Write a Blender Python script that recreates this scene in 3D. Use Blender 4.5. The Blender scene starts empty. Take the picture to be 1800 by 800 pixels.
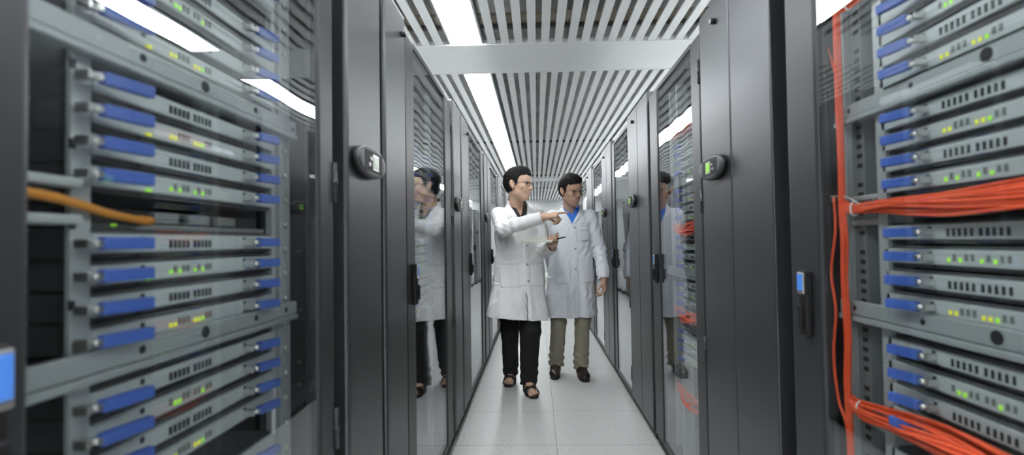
import bpy, bmesh, math, random
import numpy as np
from mathutils import Vector, Matrix
random.seed(7)
C = bpy.context.scene.collection
SC = bpy.context.scene

# ------------------------------------------------------------------ camera, world, exposure
CAM_H = 1.207
cam_d = bpy.data.cameras.new('camera')
cam_d.sensor_width = 36.0
cam_d.lens = 36.0 * 897.7 / 1800.0
cam_d.shift_x = (900 - 918.7) / 1800.0
cam_d.shift_y = (402.0 - 400) / 1800.0
cam_d.clip_start = 0.05
cam_d.dof.use_dof = True
cam_d.dof.focus_distance = 4.1
cam_d.dof.aperture_fstop = 2.7
cam = bpy.data.objects.new('camera', cam_d)
C.objects.link(cam)
_r = Vector((0.99950963, 0.02719252, -0.01552654))
_d = Vector((-0.0161647, 0.02340757, -0.99959531))
_f = Vector((-0.02681808, 0.99935612, 0.02383565))
_m = Matrix.Identity(4)
for i in range(3):
    _m[i][0] = _r[i]; _m[i][1] = -_d[i]; _m[i][2] = -_f[i]
_m[2][3] = CAM_H
cam.matrix_world = _m
SC.camera = cam
SC.view_settings.view_transform = 'Standard'
SC.view_settings.look = 'None'
SC.view_settings.gamma = 1.0
SC.view_settings.use_curve_mapping = False
SC.view_settings.exposure = 0.0
SC.cycles.use_denoising = True
SC.cycles.max_bounces = 12
SC.cycles.glossy_bounces = 6
SC.cycles.diffuse_bounces = 5
SC.cycles.transparent_max_bounces = 24
SC.cycles.sample_clamp_indirect = 6.0
w = bpy.data.worlds.new('world'); SC.world = w
w.use_nodes = True
w.node_tree.nodes['Background'].inputs[0].default_value = (0.6, 0.65, 0.7, 1)
w.node_tree.nodes['Background'].inputs[1].default_value = 0.02
LIGHT = 19.5            # emission of the ceiling diffusers

# ------------------------------------------------------------------ materials
MATS = {}
def srgb(r, g, b):
    return tuple(((c / 255.0) / 12.92 if c / 255.0 <= 0.04045 else ((c / 255.0 + 0.055) / 1.055) ** 2.4) for c in (r, g, b))
def mat(name, col, rough=0.5, metal=0.0, spec=0.5, emit=None, emit_s=0.0, noise=None, bump=None, sheen=0.0, sss=0.0):
    if name in MATS: return MATS[name]
    m = bpy.data.materials.new(name); m.use_nodes = True
    nt = m.node_tree; b = nt.nodes['Principled BSDF']
    b.inputs['Base Color'].default_value = (*col, 1)
    b.inputs['Roughness'].default_value = rough
    b.inputs['Metallic'].default_value = metal
    b.inputs['Specular IOR Level'].default_value = spec
    if sheen: b.inputs['Sheen Weight'].default_value = sheen
    if sss:
        b.inputs['Subsurface Weight'].default_value = sss
        b.inputs['Subsurface Radius'].default_value = (0.01, 0.004, 0.002)
    if emit:
        b.inputs['Emission Color'].default_value = (*emit, 1)
        b.inputs['Emission Strength'].default_value = emit_s
    if noise:        # (scale, amount): mottled colour
        tc = nt.nodes.new('ShaderNodeTexCoord')
        n = nt.nodes.new('ShaderNodeTexNoise'); n.inputs['Scale'].default_value = noise[0]; n.inputs['Detail'].default_value = 4
        rp = nt.nodes.new('ShaderNodeValToRGB')
        a = noise[1]
        rp.color_ramp.elements[0].position = 0.3; rp.color_ramp.elements[1].position = 0.7
        rp.color_ramp.elements[0].color = (*[c * (1 - a) for c in col], 1)
        rp.color_ramp.elements[1].color = (*[min(1, c * (1 + a)) for c in col], 1)
        nt.links.new(tc.outputs['Object'], n.inputs['Vector'])
        nt.links.new(n.outputs['Fac'], rp.inputs['Fac'])
        nt.links.new(rp.outputs['Color'], b.inputs['Base Color'])
    if bump:         # (scale, strength, distance)
        tc = nt.nodes.new('ShaderNodeTexCoord')
        n = nt.nodes.new('ShaderNodeTexNoise'); n.inputs['Scale'].default_value = bump[0]; n.inputs['Detail'].default_value = 3
        bp = nt.nodes.new('ShaderNodeBump'); bp.inputs['Strength'].default_value = bump[1]; bp.inputs['Distance'].default_value = bump[2]
        nt.links.new(tc.outputs['Object'], n.inputs['Vector'])
        nt.links.new(n.outputs['Fac'], bp.inputs['Height'])
        nt.links.new(bp.outputs['Normal'], b.inputs['Normal'])
    MATS[name] = m
    return m

def glass_mat(name, tint, ripple):
    m = bpy.data.materials.new(name); m.use_nodes = True
    nt = m.node_tree; nt.nodes.clear()
    N = nt.nodes.new; L = nt.links.new
    out = N('ShaderNodeOutputMaterial'); mix = N('ShaderNodeMixShader')
    tr = N('ShaderNodeBsdfTransparent'); tr.inputs[0].default_value = (*tint, 1)
    gl = N('ShaderNodeBsdfGlossy'); gl.inputs['Roughness'].default_value = 0.0
    gl.inputs[0].default_value = (0.97, 0.98, 1.0, 1)
    geo = N('ShaderNodeNewGeometry')
    dot = N('ShaderNodeVectorMath'); dot.operation = 'DOT_PRODUCT'
    L(geo.outputs['Incoming'], dot.inputs[0]); L(geo.outputs['True Normal'], dot.inputs[1])
    ab = N('ShaderNodeMath'); ab.operation = 'ABSOLUTE'; L(dot.outputs['Value'], ab.inputs[0])
    om = N('ShaderNodeMath'); om.operation = 'SUBTRACT'; om.inputs[0].default_value = 1.0; L(ab.outputs[0], om.inputs[1])
    pw = N('ShaderNodeMath'); pw.operation = 'POWER'; pw.inputs[1].default_value = 4.1; L(om.outputs[0], pw.inputs[0])
    ma = N('ShaderNodeMath'); ma.operation = 'MULTIPLY_ADD'; ma.inputs[1].default_value = 0.94; ma.inputs[2].default_value = 0.05
    L(pw.outputs[0], ma.inputs[0])
    tc = N('ShaderNodeTexCoord'); mp = N('ShaderNodeMapping'); mp.inputs['Scale'].default_value = (1, 1.0, 0.25)
    no = N('ShaderNodeTexNoise'); no.inputs['Scale'].default_value = 5.5; no.inputs['Detail'].default_value = 0.0
    L(tc.outputs['Object'], mp.inputs['Vector']); L(mp.outputs[0], no.inputs['Vector'])
    bp = N('ShaderNodeBump'); bp.inputs['Strength'].default_value = 1.0; bp.inputs['Distance'].default_value = ripple
    L(no.outputs['Fac'], bp.inputs['Height']); L(bp.outputs['Normal'], gl.inputs['Normal'])
    L(ma.outputs[0], mix.inputs[0]); L(tr.outputs[0], mix.inputs[1]); L(gl.outputs[0], mix.inputs[2])
    L(mix.outputs[0], out.inputs[0])
    return m

M_slat = mat('slat_metal', (0.88, 0.89, 0.89), 0.42, 0.0, 0.5)
M_band = mat('band_metal', (0.88, 0.89, 0.89), 0.32, 0.0, 0.5)
M_plen = mat('plenum', (0.46, 0.455, 0.44), 0.9, noise=(3.0, 0.25))
M_carr = mat('carrier_dark', (0.10, 0.10, 0.10), 0.6)
M_beige = mat('plenum_board', (0.42, 0.38, 0.31), 0.8)
M_wall = mat('wall_paint', (0.52, 0.53, 0.53), 0.7)
M_lamp = mat('diffuser', (0.9, 0.9, 0.9), 0.5, emit=(0.95, 0.98, 1.0), emit_s=LIGHT)
M_house = mat('lamp_housing', (0.16, 0.165, 0.17), 0.5)
M_cab = mat('cabinet_paint', (0.07, 0.073, 0.078), 0.36, 0.55, 0.6, bump=(420.0, 0.12, 0.0006))
M_door = mat('door_frame_metal', (0.045, 0.047, 0.052), 0.38, 0.35, 0.5, bump=(420.0, 0.08, 0.0006))
M_panel = mat('cooling_panel_metal', (0.125, 0.130, 0.139), 0.38, 0.85, 0.6, bump=(520.0, 0.2, 0.0008))
M_inside = mat('cabinet_inside', (0.018, 0.019, 0.021), 0.5, 0.0, 0.4)
M_black = mat('black_plastic', (0.010, 0.010, 0.011), 0.55, 0, 0.35)
M_groove = mat('groove_black', (0.006, 0.006, 0.007), 0.7)
M_bounce = mat('bounce_pale', (0.36, 0.37, 0.37), 0.5, 0.0, 0.4)  # for pale sheets added on the unseen tops to brighten the ceiling
M_rail = mat('zinc_rail', (0.44, 0.47, 0.47), 0.42, 0.35, 0.5)
M_railmid = mat('zinc_panel', (0.20, 0.215, 0.22), 0.55, 0.3, 0.5)
M_face = mat('blade_face', (0.47, 0.51, 0.515), 0.5, 0.25, 0.4)
M_body = mat('blade_body', (0.085, 0.09, 0.092), 0.6, 0.2, 0.4)
M_tray = mat('tray_metal', (0.36, 0.39, 0.395), 0.45, 0.3, 0.5)
M_blue = mat('handle_blue', (0.055, 0.12, 0.43), 0.42, 0.0, 0.5)
M_silver = mat('latch_silver', (0.62, 0.62, 0.60), 0.28, 0.9, 0.5)
M_hole = mat('hole_dark', (0.01, 0.01, 0.011), 0.8)
M_ledoff = mat('led_off', (0.15, 0.165, 0.15), 0.5)
M_ledg = mat('led_green', (0.25, 0.6, 0.05), 0.4, emit=(0.42, 0.95, 0.04), emit_s=0.5)
M_ledy = mat('led_yellow', (0.6, 0.6, 0.05), 0.4, emit=(0.80, 0.85, 0.03), emit_s=0.45)
M_orange = mat('cable_orange', (0.76, 0.085, 0.018), 0.5)
M_yellow = mat('cable_yellow', (0.56, 0.22, 0.02), 0.5)
M_plate = mat('handle_plate_blue', (0.10, 0.30, 0.90), 0.2, 0.0, 0.6)
M_white = mat('white_plastic', (0.78, 0.79, 0.78), 0.5)
M_screen = mat('lcd_green', (0.2, 0.5, 0.05), 0.3, emit=(0.25, 0.62, 0.04), emit_s=0.55)
M_screenoff = mat('lcd_pale', (0.52, 0.60, 0.46), 0.15)
M_badge = mat('badge_grey', (0.075, 0.078, 0.082), 0.42, 0.2, 0.5)
M_glass = glass_mat('door_glass', (0.965, 0.98, 0.98), 0.0005)

# ------------------------------------------------------------------ mesh builder
class MB:
    """collects shapes (in world metres) into one bmesh; build() links ONE mesh object whose origin is at base"""
    def __init__(self): self.bm = bmesh.new()
    def _setmat(self, faces, mi):
        for f in faces: f.material_index = mi
    def box(self, x0, x1, y0, y1, z0, z1, mi=0, bev=0.0, seg=2):
        bm = self.bm
        xs, ys, zs = sorted((x0, x1)), sorted((y0, y1)), sorted((z0, z1))
        v = [bm.verts.new((xs[i], ys[j], zs[k])) for i in (0, 1) for j in (0, 1) for k in (0, 1)]
        fs = [(0, 1, 3, 2), (4, 6, 7, 5), (0, 4, 5, 1), (2, 3, 7, 6), (0, 2, 6, 4), (1, 5, 7, 3)]
        faces = [bm.faces.new([v[i] for i in f]) for f in fs]
        self._setmat(faces, mi)
        if bev > 0:
            es = list({e for f in faces for e in f.edges})
            r = bmesh.ops.bevel(bm, geom=es, offset=bev, segments=seg, profile=0.5, affect='EDGES', clamp_overlap=True)
            self._setmat(r['faces'], mi)
        return self
    def tube(self, pts, r, mi=0, n=8, closed=False, cap=True):
        bm = self.bm
        P = [Vector(p) for p in pts]
        rs = r if isinstance(r, (list, tuple)) else [r] * len(P)
        rings = []; up = None
        for i, p in enumerate(P):
            if closed: t = (P[(i + 1) % len(P)] - P[i - 1])
            else: t = (P[min(i + 1, len(P) - 1)] - P[max(i - 1, 0)])
            t.normalize()
            if up is None:
                up = t.orthogonal().normalized()
            up = (up - t * up.dot(t))
            if up.length < 1e-6: up = t.orthogonal()
            up.normalize(); s = t.cross(up)
            rings.append([bm.verts.new(p + (up * math.cos(a) + s * math.sin(a)) * rs[i]) for a in [2 * math.pi * k / n for k in range(n)]])
        m = len(rings)
        for i in range(m if closed else m - 1):
            A, B = rings[i], rings[(i + 1) % m]
            for k in range(n):
                f = bm.faces.new((A[k], A[(k + 1) % n], B[(k + 1) % n], B[k])); f.material_index = mi; f.smooth = True
        if cap and not closed:
            f = bm.faces.new(rings[0][::-1]); f.material_index = mi
            f = bm.faces.new(rings[-1]); f.material_index = mi
        return self
    def hexa(self, corners, mi=0):
        """8 corners: bottom ring of 4, top ring of 4"""
        bm = self.bm
        v = [bm.verts.new(c) for c in corners]
        for f in [(3, 2, 1, 0), (4, 5, 6, 7), (0, 1, 5, 4), (1, 2, 6, 5), (2, 3, 7, 6), (3, 0, 4, 7)]:
            bm.faces.new([v[i] for i in f]).material_index = mi
        return self
    def loft(self, rings, mi=0, smooth=True, cap=True):
        bm = self.bm
        R = [[bm.verts.new(p) for p in ring] for ring in rings]
        n = len(R[0])
        for A, B in zip(R[:-1], R[1:]):
            for k in range(n):
                f = bm.faces.new((A[k], A[(k + 1) % n], B[(k + 1) % n], B[k])); f.material_index = mi; f.smooth = smooth
        if cap:
            bm.faces.new(R[0][::-1]).material_index = mi; bm.faces.new(R[-1]).material_index = mi
        return self
    def build(self, name, mats, parent=None, base=(0, 0, 0)):
        bm = self.bm
        bmesh.ops.recalc_face_normals(bm, faces=bm.faces[:])
        bmesh.ops.translate(bm, verts=bm.verts[:], vec=-Vector(base))
        me = bpy.data.meshes.new(name); bm.to_mesh(me); bm.free()
        for m in (mats if isinstance(mats, (list, tuple)) else [mats]): me.materials.append(m)
        o = bpy.data.objects.new(name, me); C.objects.link(o)
        if parent: o.parent = parent
        else: o.location = base
        return o

def tag(o, label=None, cat=None, group=None, kind=None):
    if label: o['label'] = label
    if cat: o['category'] = cat
    if group: o['group'] = group
    if kind: o['kind'] = kind
    return o
def thing(name, label, cat, loc, group=None):
    o = bpy.data.objects.new(name, None); C.objects.link(o); o.location = loc; o.empty_display_size = 0.1
    return tag(o, label, cat, group)
def copy_tree(o, loc, label, group=None):
    r = o.copy(); C.objects.link(r); r.location = loc; r['label'] = label
    if group: r['group'] = group
    for ch in list(o.children):
        c = ch.copy(); C.objects.link(c); c.parent = r
        for g in list(ch.children):
            d = g.copy(); C.objects.link(d); d.parent = c
    return r

# ------------------------------------------------------------------ room shell
CZ = 2.70
XW0, XW1, YW0, YW1 = -6.5, 6.5, -5.0, 19.2
BANDS = [(-4.55, -3.87), (3.82, 4.48), (12.17, 12.82)]
LIGHT_X = [-4.508, -2.508, -0.508, 1.492, 3.492, 5.492]
LIGHT_HW = 0.115

def build_floor():
    m = bpy.data.materials.new('floor_tiles'); m.use_nodes = True
    nt = m.node_tree; b = nt.nodes['Principled BSDF']; N = nt.nodes.new; L = nt.links.new
    geo = N('ShaderNodeTexCoord'); sep = N('ShaderNodeSeparateXYZ'); L(geo.outputs['Object'], sep.inputs[0])
    def line(sock, off):
        a = N('ShaderNodeMath'); a.operation = 'SUBTRACT'; L(sock, a.inputs[0]); a.inputs[1].default_value = off
        d = N('ShaderNodeMath'); d.operation = 'DIVIDE'; L(a.outputs[0], d.inputs[0]); d.inputs[1].default_value = 0.6
        f = N('ShaderNodeMath'); f.operation = 'FRACT'; L(d.outputs[0], f.inputs[0])
        s = N('ShaderNodeMath'); s.operation = 'SUBTRACT'; L(f.outputs[0], s.inputs[0]); s.inputs[1].default_value = 0.5
        ab = N('ShaderNodeMath'); ab.operation = 'ABSOLUTE'; L(s.outputs[0], ab.inputs[0])
        g = N('ShaderNodeMath'); g.operation = 'GREATER_THAN'; L(ab.outputs[0], g.inputs[0]); g.inputs[1].default_value = 0.4972
        return g
    lx = line(sep.outputs[0], 0.0985); ly = line(sep.outputs[1], 3.044)
    mx = N('ShaderNodeMath'); mx.operation = 'MAXIMUM'; L(lx.outputs[0], mx.inputs[0]); L(ly.outputs[0], mx.inputs[1])
    no = N('ShaderNodeTexNoise'); no.inputs['Scale'].default_value = 55; no.inputs['Detail'].default_value = 6
    L(geo.outputs['Object'], no.inputs['Vector'])
    rp = N('ShaderNodeValToRGB')
    rp.color_ramp.elements[0].position = 0.30; rp.color_ramp.elements[0].color = (0.55, 0.56, 0.545, 1)
    rp.color_ramp.elements[1].position = 0.62; rp.color_ramp.elements[1].color = (0.655, 0.665, 0.65, 1)
    L(no.outputs['Fac'], rp.inputs['Fac'])
    # scattered scuffs
    n2 = N('ShaderNodeTexNoise'); n2.inputs['Scale'].default_value = 7; n2.inputs['Detail'].default_value = 2
    mp = N('ShaderNodeMapping'); mp.inputs['Scale'].default_value = (2.2, 9.0, 1); L(geo.outputs['Object'], mp.inputs['Vector']); L(mp.outputs[0], n2.inputs['Vector'])
    g2 = N('ShaderNodeMath'); g2.operation = 'GREATER_THAN'; g2.inputs[1].default_value = 0.745; L(n2.outputs['Fac'], g2.inputs[0])
    mixs = N('ShaderNodeMix'); mixs.data_type = 'RGBA'
    L(g2.outputs[0], mixs.inputs[0]); L(rp.outputs['Color'], mixs.inputs[6]); mixs.inputs[7].default_value = (0.30, 0.29, 0.27, 1)
    mix = N('ShaderNodeMix'); mix.data_type = 'RGBA'
    L(mx.outputs[0], mix.inputs[0]); L(mixs.outputs[2], mix.inputs[6]); mix.inputs[7].default_value = (0.17, 0.17, 0.165, 1)
    L(mix.outputs[2], b.inputs['Base Color'])
    b.inputs['Roughness'].default_value = 0.36; b.inputs['Specular IOR Level'].default_value = 0.4
    MB().box(XW0, XW1, YW0, YW1, -0.08, 0.0).build('floor', m)['kind'] = 'structure'
build_floor()
for nm, a in (('wall_left', (XW0 - .1, XW0, YW0, YW1)), ('wall_right', (XW1, XW1 + .1, YW0, YW1)),
              ('wall_back', (XW0, XW1, YW0 - .1, YW0)), ('wall_far', (XW0, XW1, YW1, YW1 + .1))):
    MB().box(*a, 0, 3.1).build(nm, M_wall)['kind'] = 'structure'

def build_ceiling():
    mb = MB()
    mb.box(XW0, XW1, YW0, YW1, 3.05, 3.15, 1)
    segs = [(YW0, BANDS[0][0]), (BANDS[0][1], BANDS[1][0]), (BANDS[1][1], BANDS[2][0]), (BANDS[2][1], YW1)]
    j = -65
    while -0.012 + 0.1 * j < XW1:
        xc = -0.012 + 0.1 * j; j += 1
        if xc < XW0 + 0.03 or xc > XW1 - 0.03: continue
        if any(abs(xc - lx) < 0.13 for lx in LIGHT_X): continue
        for a, b in segs:
            mb.box(xc - 0.029, xc + 0.029, a, b, CZ, CZ + 0.016, 0)
    for a, b in segs:        # carrier rails above the slats
        y = b - 0.22
        while y > a + 0.1:
            mb.box(XW0, XW1, y - 0.012, y + 0.012, CZ + 0.02, CZ + 0.05, 2)
            y -= 4.1
    mb.box(-1.6, 2.6, 3.46, 3.60, CZ + 0.055, CZ + 0.075, 3)
    mb.build('ceiling', [M_slat, M_plen, M_carr, M_beige])['kind'] = 'structure'
build_ceiling()
for i, (a, b) in enumerate(BANDS):
    mb = MB()
    mb.box(XW0, XW1, a + 0.008, b - 0.008, CZ - 0.002, CZ + 0.03, 0)
    mb.box(XW0, XW1, a, a + 0.008, CZ - 0.008, CZ + 0.03, 0)
    mb.box(XW0, XW1, b - 0.008, b, CZ - 0.008, CZ + 0.03, 0)
    mb.build('trim_%d' % (i + 1), M_band)['kind'] = 'structure'

def ceiling_lights():
    segs = [(BANDS[0][1], BANDS[1][0]), (BANDS[1][1], BANDS[2][0]), (BANDS[2][1], YW1 - 0.1)]
    where = ['nearer than the first ceiling band', 'between the two ceiling bands', 'beyond the second ceiling band']
    names = {-4.508: 'outermost row left', -2.508: 'row behind the left cabinets', -0.508: 'row over the aisle', 1.492: 'row over the right cabinets',
             3.492: 'row behind the right cabinets', 5.492: 'outermost row right'}
    for lx in LIGHT_X:
        for k, (a, b) in enumerate(segs):
            t = thing('ceiling_light', 'long white strip light, %s, %s' % (names[lx], where[k]), 'ceiling light', (lx, (a + b) / 2, CZ), 'strip lights in the slatted ceiling')
            base = t.location
            mb = MB(); e = LIGHT_HW
            mb.box(lx - e - .018, lx - e, a, b, CZ + 0.004, CZ + 0.07); mb.box(lx + e, lx + e + .018, a, b, CZ + 0.004, CZ + 0.07)
            mb.box(lx - e - .018, lx + e + .018, a, b, CZ + 0.07, CZ + 0.08)
            mb.build('housing', M_house, t, base)
            MB().box(lx - e, lx + e, a, b, CZ, CZ + 0.012).build('diffuser', M_lamp, t, base)
ceiling_lights()

# ------------------------------------------------------------------ cabinets and cooling units
class Side:
    def __init__(self, s, xf, word): self.s, self.xf, self.word = s, xf, word
    def x(self, w): return self.xf + self.s * w      # w: metres out of the front plane, towards the aisle
SL = Side(1, -0.505, 'left')
SR = Side(-1, 0.690, 'right')
ORD = ['nearest', 'second', 'third', 'fourth', 'fifth', 'sixth', 'seventh', 'eighth', 'ninth', 'tenth', 'eleventh']

def cabinet(S, y0, y1, g0, g1, ztop, handle_end, label, detail=2):
    """y0..y1 whole cabinet, g0..g1 glass; handle_end -1: at the y0 stile, +1: at the y1 stile"""
    s, X = S.s, S.x
    t = thing('server_cabinet', label, 'server cabinet', (S.xf, (y0 + y1) / 2, 0), 'glass-fronted server cabinets along the aisle')
    base = t.location; D = 0.95
    mb = MB()
    mb.box(X(-0.045), X(-D), y0, y0 + 0.022, 0.05, ztop - 0.01)
    mb.box(X(-0.045), X(-D), y1 - 0.022, y1, 0.05, ztop - 0.01)
    mb.box(X(-0.045), X(-D), y0, y1, ztop - 0.03, ztop)
    mb.box(X(-0.045), X(-D), y0, y1, 0.05, 0.08)
    mb.box(X(-D + 0.02), X(-D), y0, y1, 0.05, ztop)
    mb.build('frame', M_inside, t, base)
    tag(MB().box(X(-0.06), X(-D + 0.01), y0 + 0.01, y1 - 0.01, ztop, ztop + 0.004, 0, 0.001).build('bounce_sheet', M_bounce, t, base), 'added pale sheet bouncing light to the ceiling')  # added reflector over the dark cabinet top, bounces lamp light upward
    MB().box(X(-0.012), X(-D), y0, y1, 0.0, 0.05, 0, 0.004).build('plinth', M_black, t, base)
    # door
    mb = MB(); zt, zb = ztop - 0.004, 0.055
    d0, d1 = y0 + 0.004, y1 - 0.004
    mb.box(X(0.0), X(-0.035), d0, g0, zb, zt, 0, 0.012, 4)
    mb.box(X(0.0), X(-0.035), g1, d1, zb, zt, 0, 0.012, 4)
    mb.box(X(-0.002), X(-0.033), g0, g1, zt - 0.022, zt, 0)
    mb.box(X(-0.002), X(-0.033), g0, g1, zb, zb + 0.03, 0)
    door = mb.build('door', M_door, t, base)
    MB().box(X(-0.006), X(-0.012), g0 - 0.006, g1 + 0.006, zb + 0.02, zt - 0.012).build('glass_pane', M_glass, door, base)
    # swing handle: dark lever with a blue plate set in a silver edge
    yh = (d0 + g0) / 2 if handle_end < 0 else (g1 + d1) / 2
    if handle_end < 0: yh = max(yh, g0 - 0.055)
    else: yh = min(yh, g1 + 0.055)
    mb = MB()
    mb.box(X(0.0), X(0.020), yh - 0.017, yh + 0.017, 0.955, 1.065, 0, 0.006)
    mb.box(X(0.0), X(0.022), yh - 0.0165, yh + 0.0165, 1.056, 1.120, 0, 0.004)
    mb.box(X(0.018), X(0.0245), yh - 0.0145, yh + 0.0145, 1.062, 1.116, 1, 0.002)
    mb.box(X(0.020), X(0.0255), yh - 0.0125, yh + 0.0125, 1.070, 1.112, 2, 0.001)
    mb.box(X(0.020), X(0.030), yh - 0.008, yh + 0.008, 0.975, 1.035, 0, 0.003)
    tag(mb.build('handle', [M_black, M_silver, M_plate], door, base), 'dark swing handle with a blue plate')
    ye = d1 if handle_end < 0 else d0
    for zc in (1.90, 1.36, 0.75, 0.22):
        mb = MB()
        mb.tube([(X(0.001), ye, zc - 0.05), (X(0.001), ye, zc + 0.05)], 0.007, 0, 12)
        mb.tube([(X(0.001), ye, zc - 0.006), (X(0.001), ye, zc + 0.006)], 0.0085, 0, 12)
        mb.build('hinge', M_door, door, base)
    return t, base

def rails_left_near(t, base, X, ya, yb, yc, yd, z0, z1):
    """light zinc rails: near rail ya..yb, far rail yc..yd (with screws)"""
    mb = MB()
    mb.box(X(-0.068), X(-0.074), ya, yb, z0, z1, 0)
    z = z0 + 0.03
    while z < z1:
        mb.box(X(-0.0672), X(-0.070), ya - 0.0005, ya + 0.007, z, z + 0.012, 1); z += 0.1
    mb.build('mounting_rail', [M_rail, M_hole], t, base)
    mb = MB()
    L = yd - yc
    mb.box(X(-0.072), X(-0.085), yc, yc + L * 0.22, z0, z1, 0)
    mb.box(X(-0.080), X(-0.085), yc + L * 0.22, yc + L * 0.36, z0, z1, 2)
    mb.box(X(-0.068), X(-0.085), yc + L * 0.36, yd, z0, z1, 0)
    z = z0 + 0.04
    while z < z1:
        mb.tube([(X(-0.068), yc + L * 0.62, z), (X(-0.060), yc + L * 0.62, z)], 0.006, 3, 8)
        z += 0.0445 * 1.25
    mb.build('mounting_rail', [M_rail, M_hole, M_railmid, M_silver], t, base)

def rails_right(t, base, X, ye, z0, z1, full):
    """far rail of the right-hand racks; ye = far edge"""
    mb = MB()
    mb.box(X(-0.045), X(-0.09), ye - 0.026, ye, z0, z1, 0, 0.002)
    mb.box(X(-0.060), X(-0.09), ye - 0.070, ye - 0.026, z0, z1, 2)
    mb.box(X(-0.085), X(-0.10), ye - 0.130, ye - 0.070, z0, z1, 2)
    mb.box(X(-0.047), X(-0.10), ye - 0.158, ye - 0.130, z0, z1, 0)
    if full:
        z = z0 + 0.02; k = 0
        while z < z1:
            if k % 7 != 6: mb.box(X(-0.0592), X(-0.062), ye - 0.062, ye - 0.044, z, z + 0.010, 1)
            z += 0.0222; k += 1
        z = z0 + 0.05
        while z < z1:
            mb.box(X(-0.0835), X(-0.088), ye - 0.130, ye - 0.070, z, z + 0.003, 1); z += 0.048
    mb.build('mounting_rail', [M_rail, M_hole, M_railmid], t, base)

def cooling_unit(S, y0, y1, split, ztop, badge_far, screen_on, label):
    s, X = S.s, S.x
    t = thing('cooling_unit', label, 'cooling unit', (S.xf, (y0 + y1) / 2, 0), 'grey in-row cooling units between the cabinets')
    base = t.location; D = 0.95
    mb = MB()
    mb.box(X(-0.05), X(-D), y0 - 0.004, y1 + 0.004, 0.05, ztop - 0.01, 0, 0.004)
    mb.build('housing', M_groove, t, base)
    tag(MB().box(X(-0.06), X(-D + 0.01), y0 + 0.01, y1 - 0.01, ztop - 0.01, ztop - 0.006, 0, 0.001).build('bounce_sheet', M_bounce, t, base), 'added pale sheet bouncing light to the ceiling')  # same added reflector on the unseen top of the cooling unit
    MB().box(X(-0.012), X(-D), y0, y1, 0, 0.05, 0, 0.004).build('plinth', M_black, t, base)
    pans = []
    gp = 0.024 if s > 0 else 0.004
    for a, b in ((y0 + (0.040 if s > 0 else 0.014), split - gp), (split + gp, y1 - 0.004)):
        mb = MB()
        mb.box(X(0.004), X(-0.05), a, b, 0.055, ztop, 0, 0.011 if s > 0 else 0.005, 3)
        pans.append(mb.build('front_panel', M_panel, t, base))
    # lock near the top of the panel without the display; display on the other one
    a, b = ((y0, split) if badge_far else (split, y1))
    yl = b - 0.055 if not badge_far else split + 0.13
    mb = MB()
    mb.tube([(X(0.0), yl, ztop - 0.085), (X(0.020), yl, ztop - 0.085)], 0.011, 0, 12)
    mb.tube([(X(0.020), yl, ztop - 0.085), (X(0.023), yl, ztop - 0.085)], 0.008, 1, 12)
    mb.build('lock', [M_black, M_silver], t, base)
    a, b = ((split, y1) if badge_far else (y0 + 0.02, split))
    yc = (a + b) / 2; zc = 1.445 if not badge_far else 1.475
    ra, rb = min(0.130, (b - a) / 2 - 0.012), 0.047
    n = 40
    def ring(k, wv):
        return [(X(wv), yc + ra * k * math.cos(2 * math.pi * i / n), zc + rb * k * math.sin(2 * math.pi * i / n)) for i in range(n)]
    mb = MB()
    mb.loft([ring(0.93, 0.003), ring(0.98, 0.010), ring(1.0, 0.017)], 1)
    mb.loft([ring(1.0, 0.017), ring(0.985, 0.023), ring(0.93, 0.0262), ring(0.80, 0.0272)], 0)
    disp = mb.build('display', [M_badge, M_black], t, base)
    sy = S.s * -1     # away from the camera-side end
    mb = MB()
    mb.box(X(0.026), X(0.0282), yc - 0.078, yc + 0.078, zc - 0.030, zc + 0.030, 1)
    mb.box(X(0.027), X(0.0292), yc - 0.012, yc + 0.040, zc - 0.023, zc + 0.023, 2)
    mb.box(X(0.028), X(0.0302), yc - 0.006, yc + 0.034, zc - 0.017, zc + 0.017, 0)
    mb.build('screen', [M_screen if screen_on else M_screenoff, M_black, M_silver], disp, base)
    mb = MB()
    for i in range(2):
        for k in range(2):
            mb.box(X(0.028), X(0.031), yc - 0.034 - 0.016 * i, yc - 0.024 - 0.016 * i, zc - 0.015 + 0.018 * k, zc - 0.005 + 0.018 * k, (i + k) % 2)
    mb.build('keypad', [M_ledoff, M_silver], disp, base)
    return t

# left row
cabL = []
cabL.append(cabinet(SL, 0.36, 1.268, 0.500, 1.172, 2.05, -1, 'glass server cabinet with a yellow cable and blue-handled blades, nearest on the left'))
cooling_unit(SL, 1.305, 1.968, 1.668, 2.085, False, False, 'grey cooling unit with a pale oval display beside the nearest left cabinet')
cabL.append(cabinet(SL, 1.972, 3.040, 2.120, 2.840, 2.05, -1, 'glass server cabinet reflecting the man in dark trousers, second on the left'))
cooling_unit(SL, 3.060, 3.790, 3.425, 2.085, False, False, 'grey cooling unit with oval display just past the second left cabinet')
cabL.append(cabinet(SL, 3.800, 4.900, 3.870, 4.680, 2.06, -1, 'glass server cabinet beside the pointing man, third on the left'))
yy = 4.92
for k in range(3, 10):
    cooling_unit(SL, yy, yy + 0.70, yy + 0.35, 2.085, False, False, 'grey cooling unit far along the left row, before the %s left cabinet' % ORD[k])
    cabL.append(cabinet(SL, yy + 0.71, yy + 1.80, yy + 0.78, yy + 1.62, 2.06, -1, 'glass server cabinet far along the left row, %s from the camera' % ORD[k]))
    yy += 1.82
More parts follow.
